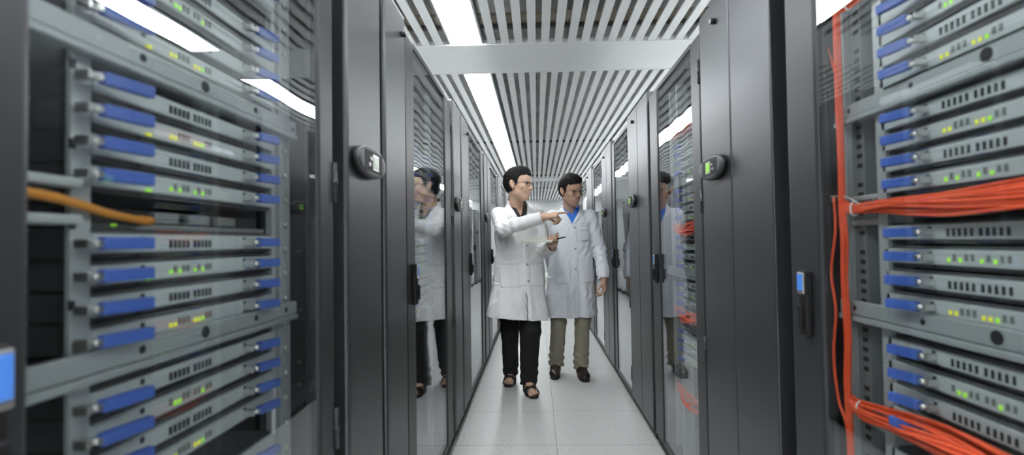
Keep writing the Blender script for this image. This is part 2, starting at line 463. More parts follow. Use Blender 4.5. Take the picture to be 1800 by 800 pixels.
# right row
cabR = []
cabR.append(cabinet(SR, 0.36, 1.418, 0.460, 1.262, 2.07, 1, 'glass server cabinet full of orange cables, nearest on the right'))
cooling_unit(SR, 1.480, 2.118, 1.800, 2.11, True, True, 'grey cooling unit with a green-lit oval display, nearest on the right')
cabR.append(cabinet(SR, 2.130, 3.085, 2.262, 2.885, 2.07, 1, 'glass server cabinet reflecting the man in khaki trousers, second on the right'))
cooling_unit(SR, 3.110, 3.800, 3.440, 2.11, True, True, 'grey cooling unit just past the second right cabinet')
cabR.append(cabinet(SR, 3.810, 4.620, 3.830, 4.480, 2.07, 1, 'glass server cabinet behind the elbow of the khaki-trousered man, third on the right'))
yy = 4.64
for k in range(3, 11):
    cooling_unit(SR, yy, yy + 0.66, yy + 0.33, 2.11, True, True, 'grey cooling unit far along the right row, before the %s right cabinet' % ORD[k])
    cabR.append(cabinet(SR, yy + 0.67, yy + 1.60, yy + 0.74, yy + 1.44, 2.07, 1, 'glass server cabinet far along the right row, %s from the camera' % ORD[k]))
    yy += 1.62

# rails, bolts and labels inside the first cabinets
def inner_details():
    t, b = cabL[0]; X = SL.x
    rails_left_near(t, b, X, 0.612, 0.641, 1.098, 1.172, 0.10, 2.0)
    for z, y in ((1.19, 1.243), (1.045, 1.243), (0.865, 1.243), (0.92, 1.243), (1.38, 1.243)):
        MB().tube([(X(-0.08), 1.247, z), (X(-0.08), 1.240, z)], 0.005, 0, 10).build('bolt', M_silver, t, b)
    for z0, z1 in ((1.60, 1.655), (1.535, 1.570), (0.80, 0.90)):
        tag(MB().box(X(-0.066), X(-0.069), 1.088, 1.100, z0, z1).build('label_strip', M_white, t, b), 'white label strip on the rail')
    t, b = cabR[0]; X = SR.x
    rails_right(t, b, X, 1.250, 0.10, 2.0, True)
    rails_right(t, b, X, 0.620, 0.10, 2.0, False)
    for z in (1.215, 0.90, 0.96, 1.52):
        MB().tube([(X(-0.075), 1.397, z), (X(-0.075), 1.386, z)], 0.006, 0, 10).build('bolt', M_silver, t, b)
    mb = MB(); mb.box(X(-0.07), X(-0.085), 1.372, 1.397, 1.305, 1.322, 0, 0.002); mb.box(X(-0.066), X(-0.07), 1.372, 1.397, 1.296, 1.306, 1, 0.002)
    mb.build('latch', [mat('latch_olive', (0.20, 0.20, 0.09), 0.4), M_silver], t, b)
    t, b = cabL[1]
    rails_left_near(t, b, SL.x, 2.195, 2.225, 2.70, 2.77, 0.10, 2.0)
    t, b = cabR[1]
    rails_right(t, b, SR.x, 2.80, 0.10, 2.0, False)
inner_details()

# ------------------------------------------------------------------ blades, shelves
def blade_proto(S, W, p, kind, led_pat, left_bracket_low):
    """built around (front plane x = S.x(-0.065), y = 0, z = 0): y runs 0..W, z centre 0"""
    s = S.s
    def X(wv): return s * wv
    t = thing('blade_server', 'blade', 'blade server', (0, 0, 0))
    fh = 0.31 * p
    mb = MB()
    mb.box(X(0), X(-0.008), 0.0, W, -fh, fh, 0, 0.0015)
    # fasteners near both ends
    ends = (0.083, W - 0.112) if s > 0 else (W - 0.125, 0.083)
    for yc in ends:
        mb.box(X(0.0), X(0.0012), yc - 0.0035, yc + 0.0035, fh * 0.15, fh * 0.15 + 0.008, 1)
        mb.box(X(-0.006), X(-0.0045), yc - 0.003, yc + 0.003, -0.46 * p, -0.34 * p, 1)
    cols = []
    for g in range(2):
        for k in range(5):
            if s > 0: cols.append(0.140 + g * 0.056 + k * 0.0098)
            else: cols.append(W - 0.167 - g * 0.068 - k * 0.0125)
    if kind == 'slot':
        for yc in cols:
            mb.box(X(0), X(0.0012), yc - 0.0027, yc + 0.0027, -fh * 0.62, fh * 0.35, 1)
    face = mb.build('face_panel', [M_face, M_hole], t)
    MB().box(X(-0.009), X(-0.50), 0.003, W - 0.003, -0.47 * p, 0.44 * p).build('chassis', M_body, t)
    if kind == 'led':
        mb = MB()
        for i, yc in enumerate(cols):
            on = led_pat[i]
            mb.box(X(0), X(0.0016), yc - 0.0028, yc + 0.0028, -fh * 0.35 if on == 0 else -fh * 0.55, fh * 0.45 if on == 0 else -fh * 0.02, on)
        if led_pat[0] and s > 0: mb.box(X(0), X(0.0035), 0.088, 0.097, -fh * 0.95, -fh * 0.6, led_pat[0])
        mb.build('indicator_lights', [M_ledoff, M_ledg, M_ledy], t)
    for end in (0, 1):
        if s > 0: ya = -0.032 if end == 0 else W - 0.120        # bracket start, going to +y
        else: ya = (W - 0.137) if end == 1 else 0.02
        hy0, hy1 = ya + 0.022, ya + 0.022 + ((0.068 if end == 0 else 0.052) if s > 0 else 0.064)
        hh = 0.205 * p
        mb = MB()
        a, b = 0.014, 0.027
        mb.hexa([(X(a), hy0, -hh), (X(a + .012), hy0, -hh), (X(b + .012), hy1, -hh), (X(b), hy1, -hh),
                 (X(a), hy0, hh), (X(a + .012), hy0, hh), (X(b + .012), hy1, hh), (X(b), hy1, hh)], 0)
        bmesh.ops.bevel(mb.bm, geom=mb.bm.edges[:], offset=0.002, segments=2, profile=0.5, affect='EDGES')
        h = mb.build('handle', M_blue, t)
        mb = MB()
        mb.box(X(0.0), X(0.020), ya + 0.004, ya + 0.009, -hh * 0.75, hh * 0.7, 0, 0.0012)
        mb.box(X(0.008), X(0.018), ya + 0.009, hy0 + 0.004, -hh * 0.35, hh * 0.35, 0)
        mb.tube([(X(0.0), ya + 0.0175, 0), (X(0.024), ya + 0.0175, 0)], 0.0048, 0, 10)
        tag(mb.build('latch', M_silver, h), 'silver latch')
    return t

PATS = [[0, 1, 1, 0, 0, 0, 0, 1, 0, 0], [1, 0, 1, 0, 0, 1, 0, 1, 0, 0], [2, 2, 0, 0, 0, 2, 2, 1, 0, 0]]
def blades_for(S, word):
    p = 0.0413 if S.s > 0 else 0.0455
    W = 0.452 if S.s > 0 else 0.470
    return [blade_proto(S, W, p, 'slot', None, True)] + [blade_proto(S, W, p, 'led', q, True) for q in PATS]
PROTO = {1: blades_for(SL, 'left'), -1: blades_for(SR, 'right')}
USED = set()
GROUPS = {1: [(1.851, 0.0415), (1.636, 0.0412), (1.423, 0.0411), (1.212, 0.0414), (1.007, 0.0415), (0.790, 0.0415), (0.580, 0.0415)],
          -1: [(1.895, 0.0450), (1.665, 0.0445), (1.442, 0.0442), (1.212, 0.0469), (0.980, 0.0475), (0.750, 0.046), (0.520, 0.046)]}
GW = ['above the top cable gap', 'above the upper shelf', 'below the upper shelf', 'above the lower shelf', 'below the lower shelf', 'under the lowest cable gap', 'near the cabinet bottom']
OW = ['topmost', 'second', 'third', 'bottom']
def fill(S, y_lo, cabword, groups, grp):
    for gi in groups:
        z0, pitch = GROUPS[S.s][gi]
        for i in range(4):
            k = 0 if i % 2 == 0 else 1 + (gi * 2 + i) % 3
            if gi == 3 and i == 3: k = 3
            pr = PROTO[S.s][k]
            label = 'grey blue-handled blade server, %s of four %s, %s' % (OW[i], GW[gi], cabword)
            loc = (S.x(-0.065 if S.s > 0 else -0.047), y_lo, z0 - pitch * i)
            if (S.s, k) not in USED:
                USED.add((S.s, k)); pr.location = loc; pr['label'] = label; pr['group'] = grp
            else:
                copy_tree(pr, loc, label, grp)
fill(SL, 0.641, 'nearest left cabinet', range(7), 'blade servers in the nearest left cabinet')
fill(SR, 0.632, 'nearest right cabinet', range(7), 'blade servers in the nearest right cabinet')
fill(SL, 2.235, 'second left cabinet', range(1, 5), 'blade servers in the second left cabinet')
fill(SR, 2.165, 'second right cabinet', range(1, 6), 'blade servers in the second right cabinet')
for ps in PROTO.values():
    for pr in ps: assert pr['label'] != 'blade'

def shelf(S, ya, yb, z0, z1, label, hy):
    X = S.x
    f = 0.052 if S.s > 0 else 0.034
    t = thing('rack_shelf', label, 'rack shelf', (X(-f), (ya + yb) / 2, z0), 'grey shelves between the blade groups')
    b = t.location; mb = MB(); h = z1 - z0
    mb.box(X(-f), X(-f - 0.012), ya, yb, z0 + h * 0.30, z1, 0, 0.002)
    mb.box(X(-f + 0.004), X(-f - 0.012), ya, yb, z0, z0 + h * 0.27, 0, 0.002)
    mb.box(X(-f - 0.004), X(-f - 0.012), ya, yb, z0 + h * 0.26, z0 + h * 0.31, 1)
    mb.box(X(-f - 0.010), X(-0.55), ya + 0.02, yb - 0.02, z0 + 0.004, z0 + 0.008, 0)
    for yc, r in hy:
        mb.tube([(X(-f + 0.0008), yc, z0 + h * 0.66), (X(-f - 0.004), yc, z0 + h * 0.66)], r, 1, 10)
    mb.build('shelf_panel', [M_tray, M_hole], t, b)
shelf(SL, 0.470, 1.172, 1.450, 1.490, 'grey upper shelf across the nearest left cabinet', ((0.708, .006), (0.845, .010), (1.0, .006)))
shelf(SL, 0.470, 1.172, 1.036, 1.076, 'grey lower shelf across the nearest left cabinet', ((0.708, .006), (0.845, .010), (1.0, .006), (1.12, .006)))
shelf(SR, 0.50, 1.246, 1.466, 1.508, 'grey upper shelf across the nearest right cabinet', ((1.19, .006), (0.995, .006), (0.83, .012)))
shelf(SR, 0.50, 1.246, 1.012, 1.058, 'grey lower shelf across the nearest right cabinet', ((1.19, .006), (0.985, .006), (0.83, .012)))
shelf(SL, 2.19, 2.77, 1.450, 1.490, 'grey upper shelf across the second left cabinet', ())
shelf(SL, 2.19, 2.77, 1.036, 1.076, 'grey lower shelf across the second left cabinet', ())
shelf(SR, 2.22, 2.86, 1.466, 1.508, 'grey upper shelf across the second right cabinet', ())
shelf(SR, 2.22, 2.86, 1.012, 1.058, 'grey lower shelf across the second right cabinet', ())

# light brackets framing the cable gaps
def brackets():
    for S, t, ya, yb, zs in ((SL, cabL[0], 0.470, 0.612, (1.286, 1.241)), (SL, cabL[0], 0.470, 0.612, (0.868, 0.823)),
                             (SR, cabR[0], 1.10, 1.222, (1.292, 1.236)), (SR, cabR[0], 1.10, 1.222, (0.838 - 0.05,))):
        for z in zs:
            MB().box(S.x(-0.05), S.x(-0.09), ya, yb, z - 0.006, z + 0.006, 0, 0.003).build('bracket', M_rail, t[0], t[1])
brackets()

# dark gear in the left cable gap
t = thing('patch_panel', 'dark patch panel in the cable gap beside the yellow cable', 'patch panel', (SL.x(-0.09), 0.86, 1.235))
mb = MB(); b_ = t.location
mb.box(SL.x(-0.10), SL.x(-0.35), 0.65, 1.09, 1.232, 1.262, 0, 0.002)
mb.box(SL.x(-0.085), SL.x(-0.10), 0.65, 1.09, 1.232, 1.240, 1, 0.001)
mb.build('panel', [M_black, M_railmid], t, b_)
mb = MB(); mb.box(SL.x(-0.083), SL.x(-0.086), 0.692, 0.700, 1.2365, 1.2395, 0); mb.build('indicator_light', M_ledg, t, b_)
for yc in (0.78, 0.86, 0.94):
    mb = MB(); mb.box(SL.x(-0.090), SL.x(-0.11), yc, yc + 0.055, 1.243, 1.260, 0, 0.002); mb.build('port_block', M_railmid, t, b_)

# ------------------------------------------------------------------ cables
def smooth_path(pts, n=8):
    P = [Vector(p) for p in pts]; out = []
    for i in range(len(P) - 1):
        p0, p1, p2, p3 = P[max(i - 1, 0)], P[i], P[i + 1], P[min(i + 2, len(P) - 1)]
        for k in range(n):
            u = k / n
            out.append(0.5 * ((2 * p1) + (-p0 + p2) * u + (2 * p0 - 5 * p1 + 4 * p2 - p3) * u * u + (-p0 + 3 * p1 - 3 * p2 + p3) * u ** 3))
    out.append(P[-1]); return out
def strands(path, count, spread, r, seed, sx=0.5, mb=None):
    """twisted strands; spread is a list (radius of the bundle at each path point)"""
    rng = random.Random(seed); mb = mb or MB()
    P = smooth_path(path, 6); m = len(P)
    for c in range(count):
        a0 = rng.uniform(0, 6.28); rr = math.sqrt(rng.uniform(0.02, 1)); tw = rng.uniform(-2.4, 2.4); ph = rng.uniform(0, 6.28)
        pts = []
        for i, p in enumerate(P):
            u = i / (m - 1); f = u * (len(spread) - 1); j = min(int(f), len(spread) - 2); sp = spread[j] + (spread[j + 1] - spread[j]) * (f - j)
            a = a0 + tw * u + 0.5 * math.sin(5 * u + ph)
            t = (P[min(i + 1, m - 1)] - P[max(i - 1, 0)]).normalized()
            n1 = Vector((1, 0, 0)); n1 = (n1 - t * n1.dot(t)).normalized(); n2 = t.cross(n1)
            pts.append(p + n1 * (math.cos(a) * rr * sp * sx) + n2 * (math.sin(a) * rr * sp))
        mb.tube(pts, r, 0, 6)
    return mb
ties = lambda mb, p, r: mb.tube([(p[0] + r * math.cos(a) * .6, p[1] + 0.0, p[2] + r * math.sin(a)) for a in [6.283 * k / 14 for k in range(14)]], 0.0022, 1, 6, closed=True)

xr = 0.712
mb = strands([(xr, 1.203, 2.0), (xr, 1.205, 1.75), (xr, 1.206, 1.55), (xr, 1.204, 1.36), (xr, 1.206, 1.27), (xr, 1.200, 1.20), (xr, 1.205, 1.10), (xr, 1.198, 0.97), (xr, 1.205, 0.86), (xr, 1.200, 0.70), (xr, 1.20, 0.3)],
             9, [0.012, 0.010, 0.010, 0.008, 0.009, 0.011, 0.010, 0.011, 0.010, 0.009, 0.009], 0.0028, 3)
tag(mb.build('cable_bundle', [M_orange], None, (xr, 1.2, 0.3)), 'orange cable bundle running upright beside the nearest right rack rail', 'cable bundle')
mb = MB(); mb.tube(smooth_path([(xr, 1.238, 1.30), (xr, 1.236, 1.22), (xr, 1.258, 1.12), (xr, 1.244, 1.03), (xr, 1.258, 0.92), (xr, 1.244, 0.82), (xr, 1.205, 0.72), (xr, 1.20, 0.35)]), 0.0033, 0, 8)
tag(mb.build('cable', M_orange, None, (xr, 1.2, 0.35)), 'single orange cable bowing out below the upright orange bundle', 'cable')
mb = MB(); mb.tube(smooth_path([(xr + .03, 1.30, 1.685), (xr + .02, 1.262, 1.63), (xr + .008, 1.222, 1.565), (xr, 1.212, 1.50)]), 0.0033, 0, 8)
tag(mb.build('cable', M_orange, None, (xr, 1.22, 1.5)), 'loose orange cable end slanting off the upright bundle near its top', 'cable')
def cross_bundle(z, sag, label, seed, fat=1.0, y0=1.205, y1=0.45, count=26, g=None):
    dy = y1 - y0
    xx = xr + 0.004
    path = [(xx, y0, z + 0.008), (xx, y0 + dy * .05, z - 0.002), (xx, y0 + dy * .18, z - sag * .3), (xx - 0.004, y0 + dy * .4, z - sag), (xx - 0.006, y0 + dy * .62, z - sag * .7), (xx - .004, y0 + dy * .8, z - sag * .3), (xx, y1, z)]
    mb = strands(path, count, [0.012, 0.012 * fat, 0.015 * fat, 0.022 * fat, 0.024 * fat, 0.022 * fat, 0.019 * fat], 0.0030, seed, 0.45)
    for f in (0.05,):
        ties(mb, (xx, y0 + dy * f, z - sag * f), 0.015)
    tag(mb.build('cable_bundle', [M_orange, M_white], None, (xx, (y0 + y1) / 2, z)), label, 'cable bundle', g)
cross_bundle(1.268, 0.008, 'thick orange cable bundle crossing mid-height gap of the nearest right cabinet', 11)
cross_bundle(0.822, -0.022, 'orange cable bundle crossing low in the nearest right cabinet', 12, 1.6, count=34)
cross_bundle(1.735, 0.0, 'orange cable bundle crossing near the top of the nearest right cabinet', 13, 0.9)
for z, wd, sd in ((1.735, 'top', 21), (1.262, 'upper', 22), (0.845, 'lower', 23), (0.45, 'bottom', 24)):
    cross_bundle(z, 0.02 if z < 1.3 else 0.0, 'orange cable bundle in the %s cable gap of the second right cabinet' % wd, sd, 1.5, 2.68, 2.28, 20)
# the pale wire tie across the rail
mb = MB(); mb.tube(smooth_path([(0.765, 1.375, 1.278), (0.75, 1.345, 1.298), (0.73, 1.30, 1.305), (0.715, 1.24, 1.302), (0.712, 1.19, 1.296), (0.712, 1.12, 1.270), (0.712, 1.095, 1.282)]), 0.0018, 0, 6)
tag(mb.build('wire_tie', M_silver, None, (0.715, 1.24, 1.27)), 'thin pale wire tie bent around the upright orange cables', 'wire tie')
# yellow cable, left
mb = MB(); xl = SL.x(-0.05)
mb.tube(smooth_path([(xl, 0.47, 1.270), (xl, 0.545, 1.268), (xl - .004, 0.60, 1.262), (xl - .01, 0.655, 1.252), (xl - .02, 0.71, 1.247), (xl - .036, 0.755, 1.246)]), 0.0058, 0, 10)
mb.tube([(xl - .030, 0.738, 1.2465), (xl - .042, 0.775, 1.2462)], 0.0072, 0, 10)
tag(mb.build('cable', M_yellow, None, (xl, 0.6, 1.246)), 'yellow cable lying in the cable gap of the nearest left cabinet', 'cable')
# ------------------------------------------------------------------ signed-distance modelling for people and cloth
class Field:
    """a sampled solid: primitives are blended in, then surface() meshes the zero level as one continuous skin"""
    def __init__(self, lo, hi, h):
        self.lo = np.array(lo, float); self.h = h
        self.n = np.ceil((np.array(hi, float) - self.lo) / h).astype(int) + 1
        self.a = np.full(self.n, 9.0, np.float32)
    def grid(self, lo, hi):
        i0 = np.clip(np.floor((np.array(lo) - self.lo) / self.h).astype(int), 0, self.n)
        i1 = np.clip(np.ceil((np.array(hi) - self.lo) / self.h).astype(int) + 1, 0, self.n)
        if np.any(i1 <= i0): return None
        ax = [(self.lo[k] + self.h * np.arange(i0[k], i1[k])).astype(np.float32) for k in range(3)]
        return (slice(i0[0], i1[0]), slice(i0[1], i1[1]), slice(i0[2], i1[2])), ax[0][:, None, None], ax[1][None, :, None], ax[2][None, None, :]
    def op(self, fn, lo, hi, mode='u', k=0.0):
        g = self.grid(lo, hi)
        if g is None: return
        sl, x, y, z = g
        d = fn(x, y, z); a = self.a[sl]
        if mode == 'u':
            if k > 0:
                hh = np.clip(0.5 + 0.5 * (a - d) / k, 0, 1)
                r = a * (1 - hh) + d * hh - k * hh * (1 - hh)
            else: r = np.minimum(a, d)
        elif mode == 's':
            if k > 0:
                hh = np.clip(0.5 - 0.5 * (a + d) / k, 0, 1)
                r = a * (1 - hh) + (-d) * hh + k * hh * (1 - hh)
            else: r = np.maximum(a, -d)
        elif mode == 'i': r = np.maximum(a, d)
        elif mode == 'add': r = a + d
        self.a[sl] = r
    def cone(self, a, b, ra, rb, k=0.0, mode='u', pad=0.0):
        a = np.array(a, float); b = np.array(b, float); ab = b - a; L2 = max(float(ab @ ab), 1e-12)
        def fn(x, y, z):
            t = np.clip(((x - a[0]) * ab[0] + (y - a[1]) * ab[1] + (z - a[2]) * ab[2]) / L2, 0, 1)
            return np.sqrt((x - a[0] - ab[0] * t) ** 2 + (y - a[1] - ab[1] * t) ** 2 + (z - a[2] - ab[2] * t) ** 2) - (ra + (rb - ra) * t)
        m = max(ra, rb) + k + 2 * self.h + pad
        self.op(fn, np.minimum(a, b) - m, np.maximum(a, b) + m, mode, k)
    def chain(self, pts, rs, k=0.0):
        for i in range(len(pts) - 1): self.cone(pts[i], pts[i + 1], rs[i], rs[i + 1], k if i == 0 else max(k * 0.5, 0.004))
    def ell(self, c, r, R=None, k=0.0, mode='u'):
        """R rows = local axes"""
        c = np.array(c, float); r = np.array(r, float)
        R = np.eye(3) if R is None else np.array(R)
        def fn(x, y, z):
            dx, dy, dz = x - c[0], y - c[1], z - c[2]
            q = [R[i][0] * dx + R[i][1] * dy + R[i][2] * dz for i in range(3)]
            k0 = np.sqrt(sum((q[i] / r[i]) ** 2 for i in range(3))); k1 = np.sqrt(sum((q[i] / r[i] ** 2) ** 2 for i in range(3)))
            return k0 * (k0 - 1) / np.maximum(k1, 1e-6)
        ext = np.sqrt(sum((R[i] * r[i]) ** 2 for i in range(3))) + k + 2 * self.h
        self.op(fn, c - ext, c + ext, mode, k)
    def surface(self, relax=1):
        a = self.a; s = a < 0
        cnt = np.zeros(self.n - 1, np.uint8)
        for i in (0, 1):
            for j in (0, 1):
                for k in (0, 1):
                    cnt += s[i:s.shape[0] - 1 + i, j:s.shape[1] - 1 + j, k:s.shape[2] - 1 + k]
        cells = np.argwhere((cnt > 0) & (cnt < 8))
        idx = np.full(self.n - 1, -1, np.int32); idx[cells[:, 0], cells[:, 1], cells[:, 2]] = np.arange(len(cells))
        acc = np.zeros((len(cells), 3)); num = np.zeros(len(cells))
        cor = [(i, j, k) for i in (0, 1) for j in (0, 1) for k in (0, 1)]
        for p in range(8):
            for q in range(p + 1, 8):
                A, B = np.array(cor[p]), np.array(cor[q])
                if np.abs(A - B).sum() != 1: continue
                va = a[tuple((cells + A).T)]; vb = a[tuple((cells + B).T)]
                m = (va < 0) != (vb < 0)
                t = np.where(m, va / np.where(m, va - vb, 1), 0)
                acc += np.where(m[:, None], A + (B - A) * t[:, None], 0); num += m
        V = (cells + acc / num[:, None]) * self.h + self.lo
        quads = []
        for ax in range(3):
            o = [(1, 2), (2, 0), (0, 1)][ax]
            sl0 = [slice(None)] * 3; sl1 = [slice(None)] * 3
            sl0[ax] = slice(0, -1); sl1[ax] = slice(1, None)
            s0, s1 = s[tuple(sl0)], s[tuple(sl1)]
            for flip in (False, True):
                e = np.argwhere((s0 & ~s1) if not flip else (~s0 & s1))
                e = e[(e[:, o[0]] > 0) & (e[:, o[1]] > 0) & (e[:, o[0]] < self.n[o[0]] - 1) & (e[:, o[1]] < self.n[o[1]] - 1)]
                if not len(e): continue
                u = np.zeros(3, int); v = np.zeros(3, int); u[o[0]] = 1; v[o[1]] = 1
                Q = np.stack([idx[tuple((e - u - v).T)], idx[tuple((e - v).T)], idx[tuple(e.T)], idx[tuple((e - u).T)]], 1)
                quads.append(Q[:, ::-1] if flip else Q)
        F = np.concatenate(quads)
        F = F[(F >= 0).all(1)]
        for _ in range(relax):
            S = np.zeros_like(V); n = np.zeros(len(V))
            for i in range(4):
                p, q = F[:, i], F[:, (i + 1) % 4]
                np.add.at(S, p, V[q]); np.add.at(n, p, 1); np.add.at(S, q, V[p]); np.add.at(n, q, 1)
            V = V * 0.5 + 0.5 * S / np.maximum(n, 1)[:, None]
        return V, F
def skin_mesh(name, V, F, mats, parent, base, face_mat=None):
    me = bpy.data.meshes.new(name)
    me.vertices.add(len(V)); me.vertices.foreach_set('co', (V - np.array(base)).astype(np.float32).ravel())
    me.loops.add(F.size); me.loops.foreach_set('vertex_index', F.astype(np.int32).ravel())
    me.polygons.add(len(F))
    me.polygons.foreach_set('loop_start', np.arange(0, F.size, 4, dtype=np.int32))
    for m in mats: me.materials.append(m)
    if face_mat is not None: me.polygons.foreach_set('material_index', face_mat.astype(np.int32))
    me.polygons.foreach_set('use_smooth', np.ones(len(F), bool))
    me.update(); me.validate()
    o = bpy.data.objects.new(name, me); C.objects.link(o); o.parent = parent
    return o
def sstep(a, b, x):
    t = np.clip((x - a) / (b - a), 0, 1); return t * t * (3 - 2 * t)
def nrm(v): v = np.array(v, float); return v / np.linalg.norm(v)
def head_frame(yaw, pitch, roll=0.0):
    """rows: person's left, forward, up.  yaw 0 faces the camera (-Y), positive turns towards +X"""
    f = np.array([math.sin(yaw) * math.cos(pitch), -math.cos(yaw) * math.cos(pitch), math.sin(pitch)])
    l = nrm([math.cos(yaw), math.sin(yaw), 0]); u = np.cross(l, f) * 1.0
    if u[2] < 0: u = -u
    l2 = l * math.cos(roll) + u * math.sin(roll); u2 = u * math.cos(roll) - l * math.sin(roll)
    return np.stack([l2, f, u2])

def add_head(fd, c, R, s, smile=0.0):
    W = lambda p: np.array(c) + s * (p[0] * R[0] + p[1] * R[1] + p[2] * R[2])
    E = lambda p, r, k=0.0, mode='u': fd.ell(W(p), np.array(r) * s, R, k * s, mode)
    K = lambda a, b, ra, rb, k=0.0, mode='u': fd.cone(W(a), W(b), ra * s, rb * s, k * s, mode)
    E((0, -.012, .035), (.076, .096, .086))
    E((0, .030, -.030), (.062, .063, .078), .03)
    E((0, .044, -.074), (.043, .042, .046), .03)
    E((0, .070, -.100), (.020, .018, .017), .025)
    for q in (-1, 1):
        E((q * .046, .012, -.062), (.017, .026, .022), .025)
        E((q * .043, .062, -.022), (.022, .022, .018), .025)
        E((q * .032, .088, .002), (.017, .012, .011), .010, 's')      # eye sockets
        E((q * .032, .0755, .001), (.0125, .0125, .0105), .003)       # eyeballs and lids
        K((q * .016, .089, .020), (q * .048, .076, .021), .0065, .005, .010)
        # ears
        E((q * .077, -.010, -.004), (.009, .019, .031), .008)
        E((q * .085, -.016, .004), (.007, .015, .024), .006)
        E((q * .087, -.002, -.002), (.004, .008, .014), .004, 's')
        E((q * .077, -.002, -.030), (.007, .009, .010), .006)
        E((q * .012, .100, -.034), (.0085, .011, .0075), .008)
    E((0, .070, .045), (.050, .026, .030), .03)
    K((0, .088, .016), (0, .110, -.026), .0075, .0105, .014)
    E((0, .108, -.030), (.0115, .011, .009), .008)
    E((0, .083, -.056), (.025, .012, .012), .015)
    E((0, .0925, -.0565), (.024, .008, .0048), .005)
    E((0, .0905, -.0700), (.020, .008, .0058), .005)
    if smile:
        E((0, .098, -.0625), (.021, .010, .0048), .002, 's')
        for q in (-1, 1): E((q * .036, .074, -.046), (.014, .014, .013), .014)
    else:
        E((0, .1005, -.0628), (.022, .005, .0012), .002, 's')
    return W

def head_mats(cen, c, R, s, smile):
    """material per face of the body: 0 skin, 1 lips, 2 brow, 3 eye white, 4 iris, 5 teeth"""
    q = ((cen - np.array(c)) @ R.T) / s
    m = np.zeros(len(cen), int)
    ax = np.abs(q[:, 0])
    front = q[:, 1] > .05
    def inel(p, r): return (((q[:, 0] - p[0]) / r[0]) ** 2 + ((q[:, 1] - p[1]) / r[1]) ** 2 + ((q[:, 2] - p[2]) / r[2]) ** 2) < 1
    m[front & (inel((0, .095, -.0575), (.025, .02, .006)) | inel((0, .093, -.070), (.021, .02, .007)))] = 1
    if smile: m[front & inel((0, .088, -.0615), (.019, .014, .005))] = 5
    ey = front & ((((ax - .032) / .0125) ** 2 + ((q[:, 2] - .0005) / .0052) ** 2) < 1)
    m[ey] = 3
    m[ey & (np.abs(ax - .032) < .0052)] = 4
    return m

def add_hand(fd, w, a, n, left, s, curls, thumb=(0.6, 0.3), spread=1.0):
    """w wrist, a along the fingers, n out of the palm; curls = bend (radians per joint) index..little"""
    a = nrm(a); n = nrm(np.array(n) - a * np.dot(n, a)); b = np.cross(a, n) * (-1 if left else 1)     # b: towards the thumb
    P = lambda u, v, t: np.array(w) + s * (a * u + b * v + n * t)
    fd.cone(P(-.05, 0, 0), P(.012, .002, 0), .027 * s, .026 * s, .01)
    for v0, v1, r in ((.014, .027, .0135), (.004, .008, .0135), (-.006, -.010, .0132), (-.014, -.026, .0125)):
        fd.cone(P(.010, v0, 0), P(.088 - abs(v1) * .25, v1, -.001), .0150 * s, r * s * .88, .012 * s)
    fd.ell(P(.04, .022, .010), np.array((.030, .017, .014)) * s, np.stack([a, b, n]), .012 * s)
    for i, (v, Ls, r) in enumerate(((.027, (.042, .025, .021), .0088), (.008, (.046, .029, .022), .0091), (-.010, (.043, .027, .021), .0086), (-.027, (.034, .021, .019), .0077))):
        p = P(.086 - abs(v) * .25, v, 0); ang = 0.0; sp = v * spread * 1.6
        for j, L in enumerate(Ls):
            ang += curls[i][j] if isinstance(curls[i], (list, tuple)) else curls[i]
            d = nrm(a * math.cos(ang) + n * math.sin(ang) + b * sp * math.cos(ang))
            q = p + d * L * s
            fd.cone(p, q, r * s * (1 - .06 * j), r * s * (.94 - .08 * j), .003 * s)
            p = q
    t0 = P(.018, .022, .008); out, inn = thumb
    d1 = nrm(a * .62 + b * out + n * inn); t1 = t0 + d1 * .040 * s
    d2 = nrm(a * .85 + b * out * .45 + n * inn * 1.1); t2 = t1 + d2 * .032 * s
    d3 = nrm(a * .95 + b * out * .05 + n * inn * 1.0); t3 = t2 + d3 * .026 * s
    fd.cone(t0, t1, .0150 * s, .0112 * s, .012 * s); fd.cone(t1, t2, .0108 * s, .0098 * s, .003 * s); fd.cone(t2, t3, .0098 * s, .0078 * s, .003 * s)
    return P

